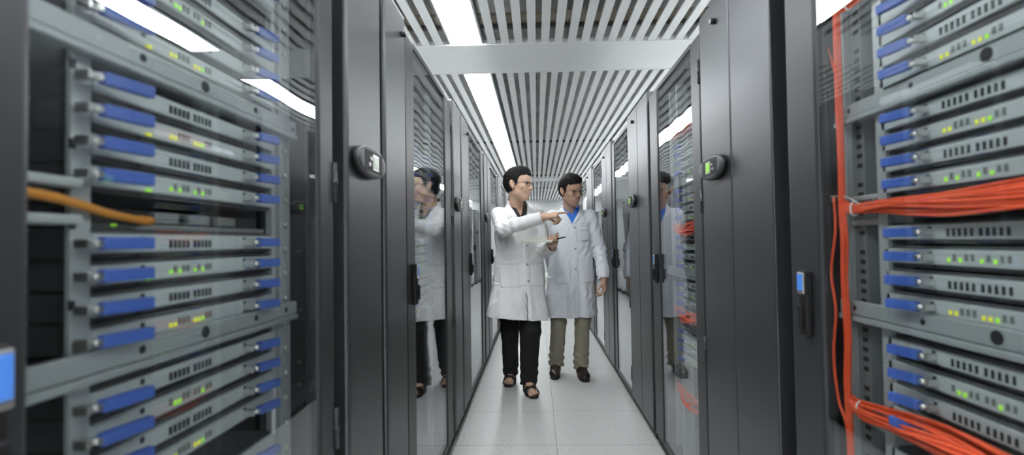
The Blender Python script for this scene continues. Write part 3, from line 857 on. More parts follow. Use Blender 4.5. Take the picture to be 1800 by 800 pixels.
def hair_mesh(c, R, s, style, parent, base, m):
    fd = Field(np.array(c) - .17 * s, np.array(c) + .19 * s, 0.0036)
    W = lambda p: np.array(c) + s * (p[0] * R[0] + p[1] * R[1] + p[2] * R[2])
    E = lambda p, r, k=0.0, mode='u': fd.ell(W(p), np.array(r) * s, R, k * s, mode)
    E((0, -.014, .044), (.087, .106, .097))
    E((0, -.044, .012), (.077, .070, .084), .02)
    E((0, .030, .098), (.060, .062, .036), .03)
    rng = random.Random(5 if style == 1 else 9)
    lo, hi = fd.lo, fd.lo + fd.h * fd.n
    c_ = np.array(c)
    def strand(x, y, z):
        q = [(R[i][0] * (x - c_[0]) + R[i][1] * (y - c_[1]) + R[i][2] * (z - c_[2])) / s for i in range(3)]
        g = np.arctan2(q[0], q[2] - .03)
        v = .0009 * np.sin(g * 60 + 3 * np.sin(q[1] * 40)) + .0008 * np.sin(q[1] * 150 + g * 14 + 2 * np.sin(g * 9)) + .0016 * np.sin(q[1] * 48 + 2 * np.sin(g * 5)) * np.sin(g * 9)
        return v * s
    fd.op(strand, lo, hi, 'add')
    def keep(x, y, z):         # remove everything below the hairline
        q = [(R[i][0] * (x - c_[0]) + R[i][1] * (y - c_[1]) + R[i][2] * (z - c_[2])) / s for i in range(3)]
        jag = .006 * np.sin(q[0] * 170 + 1.3) + .004 * np.sin(q[0] * 330)
        front = q[1]
        line = np.where(front > .045, .068 + jag, np.where(front > .012, -.012 + (front - .012) / .033 * .08 + jag * .4, np.where(front > -.022, .018, -.060 + (front + .022) * .20)))
        if style == 2: line = line - np.where(front > .045, .006, 0)
        side = np.where((front > -.004) & (front < .030), -.020, line)     # sideburns
        line = np.minimum(line, np.where(np.abs(q[0]) > .05, side, line))
        return (line - q[2]) * s
    fd.op(keep, lo, hi, 'i')
    # fringe locks over the forehead and tufts on the crown
    for i in range(13):
        x0 = -.056 + .112 * i / 12 + rng.uniform(-.004, .004)
        sw = rng.uniform(-.012, .014) + (.008 if style == 1 else -.004)
        K0 = W((x0, .066 - abs(x0) * .25, .100)); K1 = W((x0 + sw * .5, .093 - abs(x0) * .5, .078)); K2 = W((x0 + sw, .094 - abs(x0) * .55, .058 + rng.uniform(-.008, .008)))
        fd.chain([K0, K1, K2], [.012 * s, .0085 * s, .003 * s], .006 * s)
    for i in range(60):
        a = rng.uniform(0, 6.28); rr = rng.uniform(.1, 1)
        p = (.062 * rr * math.cos(a), -.015 + .080 * rr * math.sin(a), .128 - .048 * rr * rr)
        q = (p[0] * 1.12 + rng.uniform(-.01, .012), p[1] + rng.uniform(-.005, .022), p[2] + rng.uniform(.006, .016))
        fd.cone(W(p), W(q), .010 * s, .0035 * s, .008 * s)
    V, F = fd.surface(1)
    return skin_mesh('hair', V, F, [m], parent, base)

def glasses(c, R, s, parent, base, rim_m, half, rad, w=.023, h=.0145):
    W = lambda p: tuple(np.array(c) + s * (p[0] * R[0] + p[1] * R[1] + p[2] * R[2]))
    mb = MB(); yf = .104
    for q in (-1, 1):
        n = 28; pts = []
        for i in range(n):
            t = 2 * math.pi * i / n
            cx, sx = math.cos(t), math.sin(t)
            px = w * math.copysign(abs(cx) ** .55, cx); pz = h * math.copysign(abs(sx) ** .6, sx)
            pts.append(W((q * .033 + px, yf - abs(q * .033 + px) * .22, -.002 + pz)))
        mb.tube(pts, rad * s, 0, 6, closed=True)
        if half: mb.tube([W((q * .033 + w * k / 6, yf - abs(q * .033 + w * k / 6) * .22 + .001, -.002 + h)) for k in range(-6, 7)], rad * 1.9 * s, 0, 6)
        mb.tube([W((q * (.033 + w), yf - (.033 + w) * .22, .006)), W((q * .074, .075, .008)), W((q * .0825, .02, .006)), W((q * .0815, -.014, .010)), W((q * .080, -.026, -.004))], (rad * 1.5) * s, 0, 8)
    mb.tube([W((-.012, yf - .002, .003)), W((0, yf + .001, .006)), W((.012, yf - .002, .003))], rad * 1.2 * s, 0, 6)
    g = mb.build('glasses', rim_m, parent, base)
    for q in (-1, 1):
        mb = MB(); rings = []
        for dy in (-.0008, .0008):
            rg = []
            for i in range(28):
                t = 2 * math.pi * i / 28; cx, sx = math.cos(t), math.sin(t)
                px = w * math.copysign(abs(cx) ** .55, cx); pz = h * math.copysign(abs(sx) ** .6, sx)
                rg.append(W((q * .033 + px, yf + dy - abs(q * .033 + px) * .22, -.002 + pz)))
            rings.append(rg)
        mb.loft(rings, 0, False); mb.build('lens', M_lens, g, base)
    return g

def brows(c, R, s, parent, base):
    W = lambda p: tuple(np.array(c) + s * (p[0] * R[0] + p[1] * R[1] + p[2] * R[2]))
    for q in (-1, 1):
        mb = MB(); mb.tube([W((q * x, y, z)) for x, y, z in ((.014, .0945, .0215), (.024, .093, .0250), (.036, .0875, .0270), (.046, .081, .0255), (.053, .0745, .0220))],
                           [.0028 * s, .0036 * s, .0036 * s, .0030 * s, .0012 * s], 0, 8)
        mb.build('eyebrow', M_brow, parent, base)
        mb = MB(); mb.tube([W((q * x, y, z)) for x, y, z in ((.0205, .0870, .0010), (.026, .0888, .0050), (.033, .0882, .0066), (.040, .0858, .0050), (.045, .0825, .0010))], [.0008 * s, .0016 * s, .0018 * s, .0017 * s, .0008 * s], 0, 8)
        mb.build('eyelashes', M_brow, parent, base)

M_lens = glass_mat('spectacle_lens', (0.97, 0.98, 0.98), 0.0)
M_skin1 = mat('skin_light', (0.62, 0.40, 0.29), 0.5, 0, 0.4, sss=0.08, noise=(40, .07))
M_skin2 = mat('skin_tan', (0.55, 0.34, 0.25), 0.5, 0, 0.4, sss=0.08, noise=(40, .07))
M_lip = mat('lip', (0.53, 0.29, 0.225), 0.45)
M_lip2 = mat('lip_tan', (0.47, 0.265, 0.205), 0.45)
M_brow = mat('brow_hair', (0.02, 0.016, 0.014), 0.7)
M_eye = mat('eye_white', (0.65, 0.62, 0.58), 0.25)
M_iris = mat('iris', (0.015, 0.010, 0.008), 0.15)
M_teeth = mat('teeth', (0.75, 0.72, 0.66), 0.3)
M_hair = mat('hair_black', (0.011, 0.010, 0.010), 0.62, 0, 0.18, bump=(260, .6, .002))
M_coat1 = mat('coat_white', (0.87, 0.87, 0.87), 0.85, 0, 0.2, bump=(24, .5, .008))
M_coat2 = mat('coat_bluish_white', (0.83, 0.86, 0.91), 0.85, 0, 0.2, bump=(24, .5, .008))
M_seam = mat('coat_seam', (0.50, 0.50, 0.51), 0.9)
M_button = mat('button_grey', (0.33, 0.34, 0.36), 0.35)
M_shirt1 = mat('shirt_black', (0.016, 0.016, 0.017), 0.8)
M_shirt2 = mat('shirt_blue', (0.045, 0.20, 0.72), 0.75)
M_trou1 = mat('trousers_black', (0.009, 0.009, 0.010), 0.85)
M_trou2 = mat('trousers_khaki', (0.34, 0.32, 0.25), 0.85, noise=(300, .08))
M_sandal = mat('sandal_leather', (0.014, 0.012, 0.011), 0.45)
M_shoe = mat('shoe_brown', (0.035, 0.022, 0.018), 0.32)
M_sole = mat('shoe_sole', (0.012, 0.011, 0.010), 0.7)

def cloth_noise(x, y, z, amp, seed):
    r = random.Random(seed); d = 0
    for i in range(7):
        f = [r.uniform(-1, 1) for _ in range(3)]; L = math.sqrt(sum(v * v for v in f)); sc = r.uniform(18, 60)
        d = d + (1.0 / (1 + i * .4)) * np.sin((f[0] * x + f[1] * y + f[2] * z) / L * sc + r.uniform(0, 6))
    for i in range(4):
        f = [r.uniform(-1, 1) for _ in range(3)]; L = math.sqrt(sum(v * v for v in f)); sc = r.uniform(26, 62)
        ph = (f[0] * x + f[1] * y + f[2] * z) / L * sc + 1.4 * np.sin((f[1] * x - f[0] * z + f[2] * y) / L * 17 + i)
        d = d + 1.1 * (np.abs(np.sin(ph)) - .6)
    return d * amp / 3.4

class Rings:
    """soft elliptical stack: rows of z, centre along left, centre along front, half width, half depth"""
    def __init__(self, o, yaw, rows):
        self.o = np.array(o, float); self.l = np.array([math.cos(yaw), math.sin(yaw)]); self.f = np.array([math.sin(yaw), -math.cos(yaw)])
        self.rows = np.array(sorted(rows))
    def loc(self, x, y):
        return (x - self.o[0]) * self.l[0] + (y - self.o[1]) * self.l[1], (x - self.o[0]) * self.f[0] + (y - self.o[1]) * self.f[1]
    def W(self, u, v, z): return np.array([self.o[0] + u * self.l[0] + v * self.f[0], self.o[1] + u * self.l[1] + v * self.f[1], z])
    def par(self, z):
        zz = np.asarray(z).ravel()
        Z = self.rows[:, 0]; out = []
        for c in range(1, 5):
            t = np.interp(zz, Z, self.rows[:, c])
            e = 0.012
            t = (t + np.interp(zz - e, Z, self.rows[:, c]) + np.interp(zz + e, Z, self.rows[:, c])) / 3
            out.append(t.reshape(np.shape(z)).astype(np.float32))
        return out
    def d(self, x, y, z, off=0.0, p=2.35):
        u, v = self.loc(x, y); cu, cv, a, b = self.par(z)
        a = a + off; b = b + off
        q = (np.abs((u - cu) / a) ** p + np.abs((v - cv) / b) ** p) ** (1 / p)
        # first-order distance
        return (q - 1) * np.minimum(a, b) * 0.95
    def front(self, u, z, off=0.0, p=2.35):
        """depth v of the front surface at sideways u"""
        cu, cv, a, b = [float(t) for t in self.par(np.array([z]))]
        w = max(0.0, 1 - abs((u - cu) / (a + off)) ** p) ** (1 / p)
        return cv + (b + off) * w

def make_coat(name, T, zh, tilt, ztop, arms, neck, vz, vtop, base, parent, mats, slit_u, seed, folds, pocket, slit_w=.0042):
    """arms: list of (shoulder, elbow, wrist, r_shoulder, r_elbow, r_wrist)"""
    lo = np.array([1e9] * 3); hi = -lo
    for S, E_, Wr, a, b, c in arms:
        for p in (S, E_, Wr): lo = np.minimum(lo, np.array(p) - .13); hi = np.maximum(hi, np.array(p) + .13)
    for u in (-.33, .33):
        for v in (-.25, .25): q = T.W(u, v, 1.0); lo = np.minimum(lo, q); hi = np.maximum(hi, q)
    lo[2] = zh - .05; hi[2] = ztop + .06
    fd = Field(lo, hi, 0.0046)
    def body(x, y, z):
        u, v = T.loc(x, y)
        d = T.d(x, y, z)
        th = np.arctan2(u, v)
        am = sstep(1.05, .62, z)
        d = d - am * folds * (np.sin(th * 6 + 1.1 + seed) + .6 * np.sin(th * 11 + 2.0 * seed + 3 * z) + .35 * np.sin(th * 17 + 5 * z))
        d = np.maximum(d, z - ztop)
        return d
    fd.op(body, lo, hi)
    for S, E_, Wr, ra, rb, rc in arms:
        S, E_, Wr = map(np.array, (S, E_, Wr))
        fd.cone(S, E_, ra, rb, .035)
        ax = nrm(Wr - E_)
        def fore(x, y, z):
            ab = Wr - E_; L2 = ab @ ab
            t = np.clip(((x - E_[0]) * ab[0] + (y - E_[1]) * ab[1] + (z - E_[2]) * ab[2]) / L2, 0, 1)
            d = np.sqrt((x - E_[0] - ab[0] * t) ** 2 + (y - E_[1] - ab[1] * t) ** 2 + (z - E_[2] - ab[2] * t) ** 2) - (rb + (rc - rb) * t)
            cut = (x - Wr[0]) * ax[0] + (y - Wr[1]) * ax[1] + (z - Wr[2]) * ax[2]
            al = (cut + np.linalg.norm(ab)) / np.linalg.norm(ab)
            d = d - .0032 * np.sin(al * 30 + 8 * (z + x) + 2 * np.sin(20 * y)) * sstep(.9, .1, al)
            return np.maximum(d, cut)
        m = max(ra, rb, rc) + .05
        fd.op(fore, np.minimum(E_, Wr) - m, np.maximum(E_, Wr) + m, 'u', .016)
    fd.op(lambda x, y, z: cloth_noise(x, y, z, .0066, seed), lo, hi, 'add')
    # elbow and waist creases
    for S, E_, Wr, ra, rb, rc in arms:
        E_ = np.array(E_)
        fd.op(lambda x, y, z: .004 * np.sin(((x - E_[0]) * .55 + (y - E_[1]) * .2 + (z - E_[2])) * 150) * np.exp(-((x - E_[0]) ** 2 + (y - E_[1]) ** 2 + (z - E_[2]) ** 2) / .07 ** 2), E_ - .15, E_ + .15, 'add')
    fd.op(lambda x, y, z: .0030 * np.exp(-((z - .885 - .01 * np.sin(9 * x)) / .006) ** 2) - .0030 * np.exp(-((z - .873 - .01 * np.sin(9 * x)) / .007) ** 2), lo, hi, 'add')
    zf = lambda x, y: zh + tilt * T.loc(x, y)[0]
    # lapels: raised band beside the V
    def wv(z): return (z - vz) / (vtop - vz) * .076
    def vreg(x, y, z):
        u, v = T.loc(x, y); return np.maximum(np.maximum(np.maximum(np.abs(u - neck[0] - slit_u * (vtop - z) / (vtop - vz)) - wv(z), -v + .0), vz - z), T.d(x, y, z) - .03)
    def lapel(x, y, z):
        u, v = T.loc(x, y); cu = neck[0] + slit_u * (vtop - z) / (vtop - vz)
        k = (z - vz) / (vtop - vz)
        lw = np.where(k < .72, .012 + .052 * np.clip(k / .72, 0, 1), .058 - (k - .72) * .10)
        lw = np.where((k > .70) & (k < .76), lw - .020, lw)
        reg = np.maximum(np.maximum(np.abs(u - cu) - wv(z) - lw, -v), np.maximum(vz - .01 - z, z - vtop - .015))
        return np.maximum(T.d(x, y, z, .0075), reg)
    fd.op(lapel, lo, hi, 'u', .002)
    # front placket: raised strip with a slit below the last button
    def placket(x, y, z):
        u, v = T.loc(x, y); am = sstep(1.05, .62, z); th = np.arctan2(u, v)
        dd = T.d(x, y, z, .0035) - am * folds * (np.sin(th * 6 + 1.1 + seed) + .6 * np.sin(th * 11 + 2.0 * seed + 3 * z) + .35 * np.sin(th * 17 + 5 * z))
        return np.maximum(dd, np.maximum(np.abs(u - slit_u - .018) - .019, np.maximum(-v, z - vz - .005)))
    fd.op(placket, lo, hi, 'u', .002)
    def slit(x, y, z):
        u, v = T.loc(x, y)
        return np.maximum(np.abs(u - slit_u - .003 * np.sin(z * 70)) - slit_w, np.maximum(-v, z - .80))
    if slit_w > 0: fd.op(slit, lo, hi, 's')
    for pu, pz, pw, ph in pocket:
        def pk(x, y, z):
            u, v = T.loc(x, y); am = sstep(1.05, .62, z); th = np.arctan2(u, v)
            dd = T.d(x, y, z, .0042) - am * folds * (np.sin(th * 6 + 1.1 + seed) + .6 * np.sin(th * 11 + 2.0 * seed + 3 * z) + .35 * np.sin(th * 17 + 5 * z))
            return np.maximum(dd, np.maximum(np.maximum(np.abs(u - pu) - pw, np.abs(z - pz) - ph), -v))
        fd.op(pk, lo, hi, 'u', .002)
        def pl(x, y, z):
            u, v = T.loc(x, y)
            return np.maximum(np.maximum(np.abs(u - pu) - pw, np.abs(z - pz - ph + .018) - .0022), -v)
        fd.op(lambda x, y, z: np.where(pl(x, y, z) < 0, .004, 0).astype(np.float32), lo, hi, 'add')
    # V opening, neck hole, hollow skirt, hem
    fd.op(vreg, lo, hi, 's')
    nc = T.W(neck[0], neck[1], ztop)
    def nhole(x, y, z): return np.maximum(np.sqrt((x - nc[0]) ** 2 + (y - nc[1]) ** 2) - .074, ztop - .16 - z)
    fd.op(nhole, lo, hi, 's')
    def hollow(x, y, z): return np.maximum(T.d(x, y, z, -.034), z - (zh + .34))
    fd.op(hollow, lo, hi, 's')
    for S, E_, Wr, ra, rb, rc in arms:        # hollow cuffs
        ax = nrm(np.array(Wr) - np.array(E_)); fd.cone(np.array(Wr) - ax * .020, np.array(Wr) + ax * .03, rc - .014, rc - .013, 0, 's')
    # collar standing round the neck
    def collar(x, y, z):
        u, v = T.loc(x, y); uu, vv = u - neck[0], v - neck[1]
        r = np.sqrt(uu ** 2 + vv ** 2); zc = ztop + .006 - .10 * np.clip(vv, -.1, .1) * .55
        return np.maximum(np.maximum(np.abs(r - .082 - (zc - z) * .25) - .0065, np.abs(z - zc) - .026), vv - .040)
    fd.op(collar, lo, hi, 'u', .006)
    fd.op(lambda x, y, z: zf(x, y) - z + .0022 * np.sin(x * 40), lo, [hi[0], hi[1], zh + .3], 'i')
    V, F = fd.surface(1)
    return skin_mesh(name, V, F, mats, parent, base)

def make_trousers(legs, pelvis, base, parent, m, seed, cuff):
    lo = np.array([1e9] * 3); hi = -lo
    for hip, knee, ank, *_ in legs:
        for p in (hip, knee, ank): lo = np.minimum(lo, np.array(p) - .14); hi = np.maximum(hi, np.array(p) + .14)
    lo[2] = min(l[2][2] for l in legs) - .03
    fd = Field(lo, hi, 0.0048)
    fd.ell(pelvis, (.155, .11, .11), None, .03)
    for hip, knee, ank, rh, rk, ra in legs:
        hip, knee, ank = map(np.array, (hip, knee, ank))
        fd.cone(hip, knee, rh, rk, .03)
        ax = np.array([0, 0, -1.0])
        def shin(x, y, z):
            ab = ank - knee; L2 = ab @ ab
            t = np.clip(((x - knee[0]) * ab[0] + (y - knee[1]) * ab[1] + (z - knee[2]) * ab[2]) / L2, 0, 1)
            d = np.sqrt((x - knee[0] - ab[0] * t) ** 2 + (y - knee[1] - ab[1] * t) ** 2 + ((z - knee[2] - ab[2] * t) * 1.0) ** 2) - (rk + (ra - rk) * t)
            d = d - cuff * np.sin((z - ank[2]) * 95 + 3.0 * np.sin(x * 33 + y * 21) + seed) * sstep(.24, .03, z - ank[2])
            return np.maximum(d, ank[2] - z)
        fd.op(shin, np.minimum(knee, ank) - .13, np.maximum(knee, ank) + .13, 'u', .02)
        fd.op(lambda x, y, z: .0035 * np.sin((z - knee[2]) * 80 + 20 * x) * np.exp(-((z - knee[2] - .03) / .07) ** 2), np.minimum(hip, knee) - .1, np.maximum(hip, knee) + .1, 'add')
    fd.op(lambda x, y, z: cloth_noise(x, y, z, .0055, seed), lo, hi, 'add')
    for hip, knee, ank, rh, rk, ra in legs:
        fd.cone(np.array(ank) - np.array((0, 0, .05)), np.array(ank) + np.array((0, 0, .05)), ra - .017, ra - .018, 0, 's')
    V, F = fd.surface(1)
    return skin_mesh('trousers', V, F, [m], parent, base)

def foot_frame(heel, toe):
    d = np.array(toe) - np.array(heel); d[2] = 0; L = np.linalg.norm(d); f = d / L
    r = np.array([f[1], -f[0], 0.0])       # to the right of the walking direction
    return np.array(heel, float), f, r, L

def add_foot(fd, heel, toe, ankle, right, toes=True, lift=0.018):
    h, f, r, L = foot_frame(heel, toe); q = 1 if right else -1       # outer side = right for a right foot
    P = lambda u, v, z: h + f * u * L + r * v * q + np.array([0, 0, z + lift])
    fd.cone(P(.14, 0, .032), P(.30, 0, .045), .032, .034, .01)
    fd.cone(P(.28, 0, .055), P(.66, -.006, .028), .036, .026, .02)
    fd.cone(P(.30, .012, .028), P(.68, .022, .016), .028, .016, .02)
    fd.cone(P(.22, 0, .05), ankle, .036, .036, .02)
    fd.cone(P(.60, -.022, .018), P(.74, -.024, .015), .018, .014, .015)
    fd.cone(P(.60, .005, .018), P(.74, .006, .014), .018, .013, .015)
    if toes:
        for v, a, b, rr in ((-.030, .74, .935, .0125), (-.008, .75, .93, .0088), (.009, .74, .90, .0082), (.024, .72, .86, .0078), (.038, .69, .81, .0075)):
            fd.cone(P(a, v * .92, .013), P(b, v, .009), rr, rr * .9, .006)

def shoe(heel, toe, right, base, parent, m):
    h, f, r, L = foot_frame(heel, toe); q = 1 if right else -1
    P = lambda u, v, z: h + f * u * L + r * v * q + np.array([0, 0, z])
    A, B = P(-.1, -.1, 0), P(1.1, .1, 0)
    fd = Field(np.minimum(A, B) - .06, np.maximum(A, B) + np.array([.06, .06, .15]), .004)
    fd.cone(P(.16, 0, .045), P(.42, 0, .055), .040, .042)
    fd.cone(P(.20, 0, .075), P(.30, 0, .085), .036, .034, .02)
    fd.cone(P(.40, 0, .05), P(.74, .006, .032), .044, .043, .03)
    fd.cone(P(.72, .0, .030), P(.885, -.006, .026), .042, .028, .02)
    lo, hi = fd.lo, fd.lo + fd.h * fd.n
    fd.op(lambda x, y, z: .022 - z + 0 * x + 0 * y, lo, hi, 'i')
    c = P(.56, 0, 0)     # apron seam
    def seam(x, y, z):
        u = (x - c[0]) * f[0] + (y - c[1]) * f[1]; v = (x - c[0]) * r[0] + (y - c[1]) * r[1]
        e = np.sqrt((u / .085) ** 2 + (v / .032) ** 2)
        return .0028 * np.exp(-((e - 1) / .07) ** 2) + 0 * z
    fd.op(seam, lo, hi, 'add')
    fd.cone(P(.20, 0, .14), P(.26, 0, .09), .040, .030, .006, 's')
    V, F = fd.surface(1)
    o = skin_mesh('shoe', V, F, [m], parent, base)
    n = 36; out = []
    for i in range(n):
        t = 2 * math.pi * i / n; u = .5 + .515 * math.cos(t)
        wv = .046 * (0.78 + .22 * sstep(.25, .75, np.float32(u))) * abs(math.sin(t)) ** .62 * math.copysign(1, math.sin(t))
        out.append(P(u, wv, 0))
    mb = MB(); mb.loft([[(p[0], p[1], .001) for p in out], [(p[0], p[1], .024) for p in out]])
    mb.build('sole', M_sole, o, base)
    return o

def sandal(heel, toe, right, base, parent):
    h, f, r, L = foot_frame(heel, toe); q = 1 if right else -1
    P = lambda u, v, z: tuple(h + f * u * L + r * v * q + np.array([0, 0, z]))
    n = 40; rings = []
    for z, k in ((.001, .96), (.008, 1.0), (.018, 1.0), (.022, .97)):
        rg = []
        for i in range(n):
            t = 2 * math.pi * i / n; u = .5 + .53 * k * math.cos(t)
            wv = .050 * k * (0.72 + .28 * float(sstep(.2, .75, np.float32(u)))) * abs(math.sin(t)) ** .6 * math.copysign(1, math.sin(t))
            rg.append(P(u, wv, z))
        rings.append(rg)
    mb = MB(); mb.loft(rings); o = mb.build('sandal', M_sandal, parent, base)
    for u0, zt, wv, th in ((.66, .078, .055, .026), (.38, .116, .052, .017)):
        mb = MB(); R2 = []
        for i in range(15):
            a = math.pi * i / 14; v = -wv * math.cos(a); z = .016 + (zt - .016) * math.sin(a) ** .8
            R2.append([P(u0 - th / L, v, z), P(u0 + th / L, v, z - .004), P(u0 + th / L, v * .93, z - .008), P(u0 - th / L, v * .93, z - .005)])
        mb.loft(R2); mb.build('strap', M_sandal, o, base)
    mb = MB(); mb.tube(smooth_path([P(.36, -.046, .03), P(.20, -.040, .055), P(.03, -.012, .062), P(.03, .012, .062), P(.20, .040, .055), P(.36, .046, .03)], 4), .006, 0, 6)
    mb.build('heel_strap', M_sandal, o, base)
    return o

def shirt_mesh(T, neck, ztop, zlo, parent, base, m, vz, u0):
    c = T.W(neck[0], neck[1], ztop)
    lo = c - np.array([.26, .26, 0]); hi = c + np.array([.26, .26, .06]); lo[2] = zlo
    fd = Field(lo, hi, .004)
    fd.op(lambda x, y, z: np.maximum(np.maximum(T.d(x, y, z, -.011), z - ztop + .004), zlo + .02 - z), lo, hi)
    def vcut(x, y, z):
        u, v = T.loc(x, y); return np.maximum(np.maximum(np.abs(u - neck[0] - u0 * .3) - (z - vz) * .42, -v + .02), vz - z)
    fd.op(lambda x, y, z: np.sqrt((x - c[0]) ** 2 + (y - c[1]) ** 2) - .058 + 0 * z, lo, hi, 's')
    fd.op(vcut, lo, hi, 's')
    def collar(x, y, z):
        u, v = T.loc(x, y); uu, vv = u - neck[0], v - neck[1]
        r = np.sqrt(uu ** 2 + vv ** 2); zc = ztop + .018 - .45 * np.clip(vv, -.1, .1)
        rr = .064 + (zc + .025 - z) * .34
        fr = np.maximum(vv - .045, .012 - np.abs(uu) - np.clip((.03 - vv), 0, 1) * 9)
        return np.maximum(np.maximum(np.abs(r - rr) - .005, np.abs(z - zc) - .030), fr)
    fd.op(collar, lo, hi, 'u', .004)
    V, F = fd.surface(1)
    return skin_mesh('shirt', V, F, [m], parent, base)

def face_materials(V, F, c, R, s, smile):
    cen = V[F].mean(1); m = np.zeros(len(F), int)
    near = np.linalg.norm(cen - np.array(c), axis=1) < .16 * s
    m[near] = head_mats(cen[near], c, R, s, smile)
    return m

def buttons(T, us, coat, base, fold_off=.010):
    for u, z in us:
        v = T.front(u, z, fold_off - .003)
        p = T.W(u, v, z); q = T.W(u, v + .004, z)
        mb = MB(); mb.tube([p, q], .0085, 0, 14); mb.build('button', M_button, coat, base)

# ------------------------------------------------------------------ the pointing man
def man_pointing():
    base = (-0.15, 4.18, 0.0)
    t = thing('person', 'man in white lab coat, black trousers and sandals pointing and holding a notebook', 'person', base, None)
    hs = 1.07; hc = np.array([-0.140, 4.075, 1.655]); HR = head_frame(math.radians(66), math.radians(-2), math.radians(-3))
    S1, E1, W1 = (-.305, 4.10, 1.425), (-.250, 3.87, 1.300), (.045, 3.775, 1.377)
    S2, E2, W2 = (.005, 4.20, 1.435), (.058, 4.15, 1.13), (.118, 3.925, 1.160)
    T = Rings((-.150, 4.16, 0), math.radians(16), [
        (.50, -.030, .030, .256, .182), (.60, -.030, .028, .250, .178), (.75, -.020, .022, .230, .162), (.90, .002, .012, .214, .145), (1.02, .008, .0, .203, .132), (1.18, .006, .0, .192, .125),
        (1.32, .0, .0, .186, .122), (1.40, .0, -.005, .176, .108), (1.45, .0, -.012, .140, .090), (1.485, .0, -.018, .096, .078), (1.51, .0, -.02, .078, .072), (1.60, 0, -.02, .070, .066)])
    neck = (0.0, -.018); ztop = 1.505
    # body: one continuous skin
    fd = Field((-.47, 3.42, -.01), (.37, 4.56, 1.62), .0042)
    c0 = T.W(0, -.01, 1.40)
    fd.ell(T.W(0, 0, 1.28), (.14, .085, .19)); fd.ell(T.W(0, 0, 1.02), (.125, .085, .16), None, .04)
    fd.cone(T.W(-.11, -.01, 1.42), T.W(.11, -.01, 1.42), .05, .05, .04)
    for (S, E_, W_) in ((S1, E1, W1), (S2, E2, W2)):
        fd.cone(S, E_, .043, .036, .02); fd.cone(E_, W_, .036, .027, .01)
    legs = [((-.235, 4.21, .86), (-.235, 4.24, .50), (-.242, 4.43, .115)), ((-.075, 4.17, .86), (-.060, 4.06, .50), (-.084, 4.125, .115))]
    for hip, knee, ank in legs:
        fd.cone(hip, knee, .06, .05, .03); fd.cone(knee, ank, .048, .034, .02)
    feet = [((-.238, 4.487, 0), (-.253, 4.232, 0), True), ((-.098, 4.175, 0), (-.034, 3.925, 0), False)]
    for (h, to, rt), lg in zip(feet, legs): add_foot(fd, h, to, lg[2], rt)
    hd = lambda: None
    add_hand(fd, W1 + np.array((.012, -.002, .004)), (.975, -.06, .13), (.05, .42, -.90), False, 1.10, [[.04, .05, .04], [1.05, 1.25, .6], [1.15, 1.3, .6], [1.2, 1.3, .6]], (.30, .75))
    a2 = nrm((-.40, -.72, .25)); 
    add_hand(fd, W2 + np.array((.003, -.012, .004)), (-.03, -.98, .16), (-.12, .16, .97), True, 1.04, [[.42, 1.05, .6], [.45, 1.1, .6], [.48, 1.1, .6], [.5, 1.05, .6]], (.50, .75))
    # neck and head on a finer grid would tear the skin, so they share this one
    fd2 = Field(hc - np.array([.19, .19, .25]), hc + np.array([.19, .19, .17]), .0042)
    V = F = None
    fdh = fd
    hi_need = hc[2] + .17
    # extend the grid upwards for the head
    extra = int(math.ceil((hi_need - (fd.lo[2] + fd.h * (fd.n[2] - 1))) / fd.h))
    if extra > 0:
        fd.a = np.concatenate([fd.a, np.full((fd.n[0], fd.n[1], extra), 9.0, np.float32)], 2); fd.n = np.array(fd.a.shape)
    nb = T.W(neck[0], neck[1], 1.44)
    fd.cone(nb, hc + hs * (HR[1] * -.030 + HR[2] * -.045), .056, .050, .015)
    add_head(fd, hc, HR, hs, 1.0)
    V, F = fd.surface(1)
    brows(hc, HR, hs, t, base)
    fm = face_materials(V, F, hc, HR, hs, 1.0)
    skin_mesh('body', V, F, [M_skin1, M_lip, M_brow, M_eye, M_iris, M_teeth], t, base, fm)
    hair_mesh(hc, HR, hs, 1, t, base, M_hair)
    glasses(hc, HR, hs, t, base, mat('frame_blue_black', (0.012, 0.016, 0.05), 0.25), True, .0011)
    coat = make_coat('lab_coat', T, .588, -.105, ztop, [(S1, E1, W1, .062, .061, .046), (S2, E2, W2, .060, .060, .047)], neck, 1.30, 1.50, base, t, [M_coat1], .020, 1.0, .0065,
                     [(-.105, .945, .070, .095), (.125, .945, .060, .095)])
    buttons(T, [(.038, 1.17), (.038, 1.02), (.038, .89)], coat, base)
    shirt_mesh(T, neck, ztop + .004, 1.24, t, base, M_shirt1, 1.40, .02)
    make_trousers([(*legs[0], .092, .074, .066), (*legs[1], .092, .080, .070)][0:0] + [
        ((-.235, 4.21, .84), (-.235, 4.25, .50), (-.242, 4.43, .055), .092, .076, .064), ((-.075, 4.17, .84), (-.062, 4.07, .50), (-.082, 4.13, .060), .092, .082, .068)], (-.155, 4.19, .90), base, t, M_trou1, 2.0, .004)
    for h, to, rt in feet: sandal(h, to, rt, base, t)
    return W2
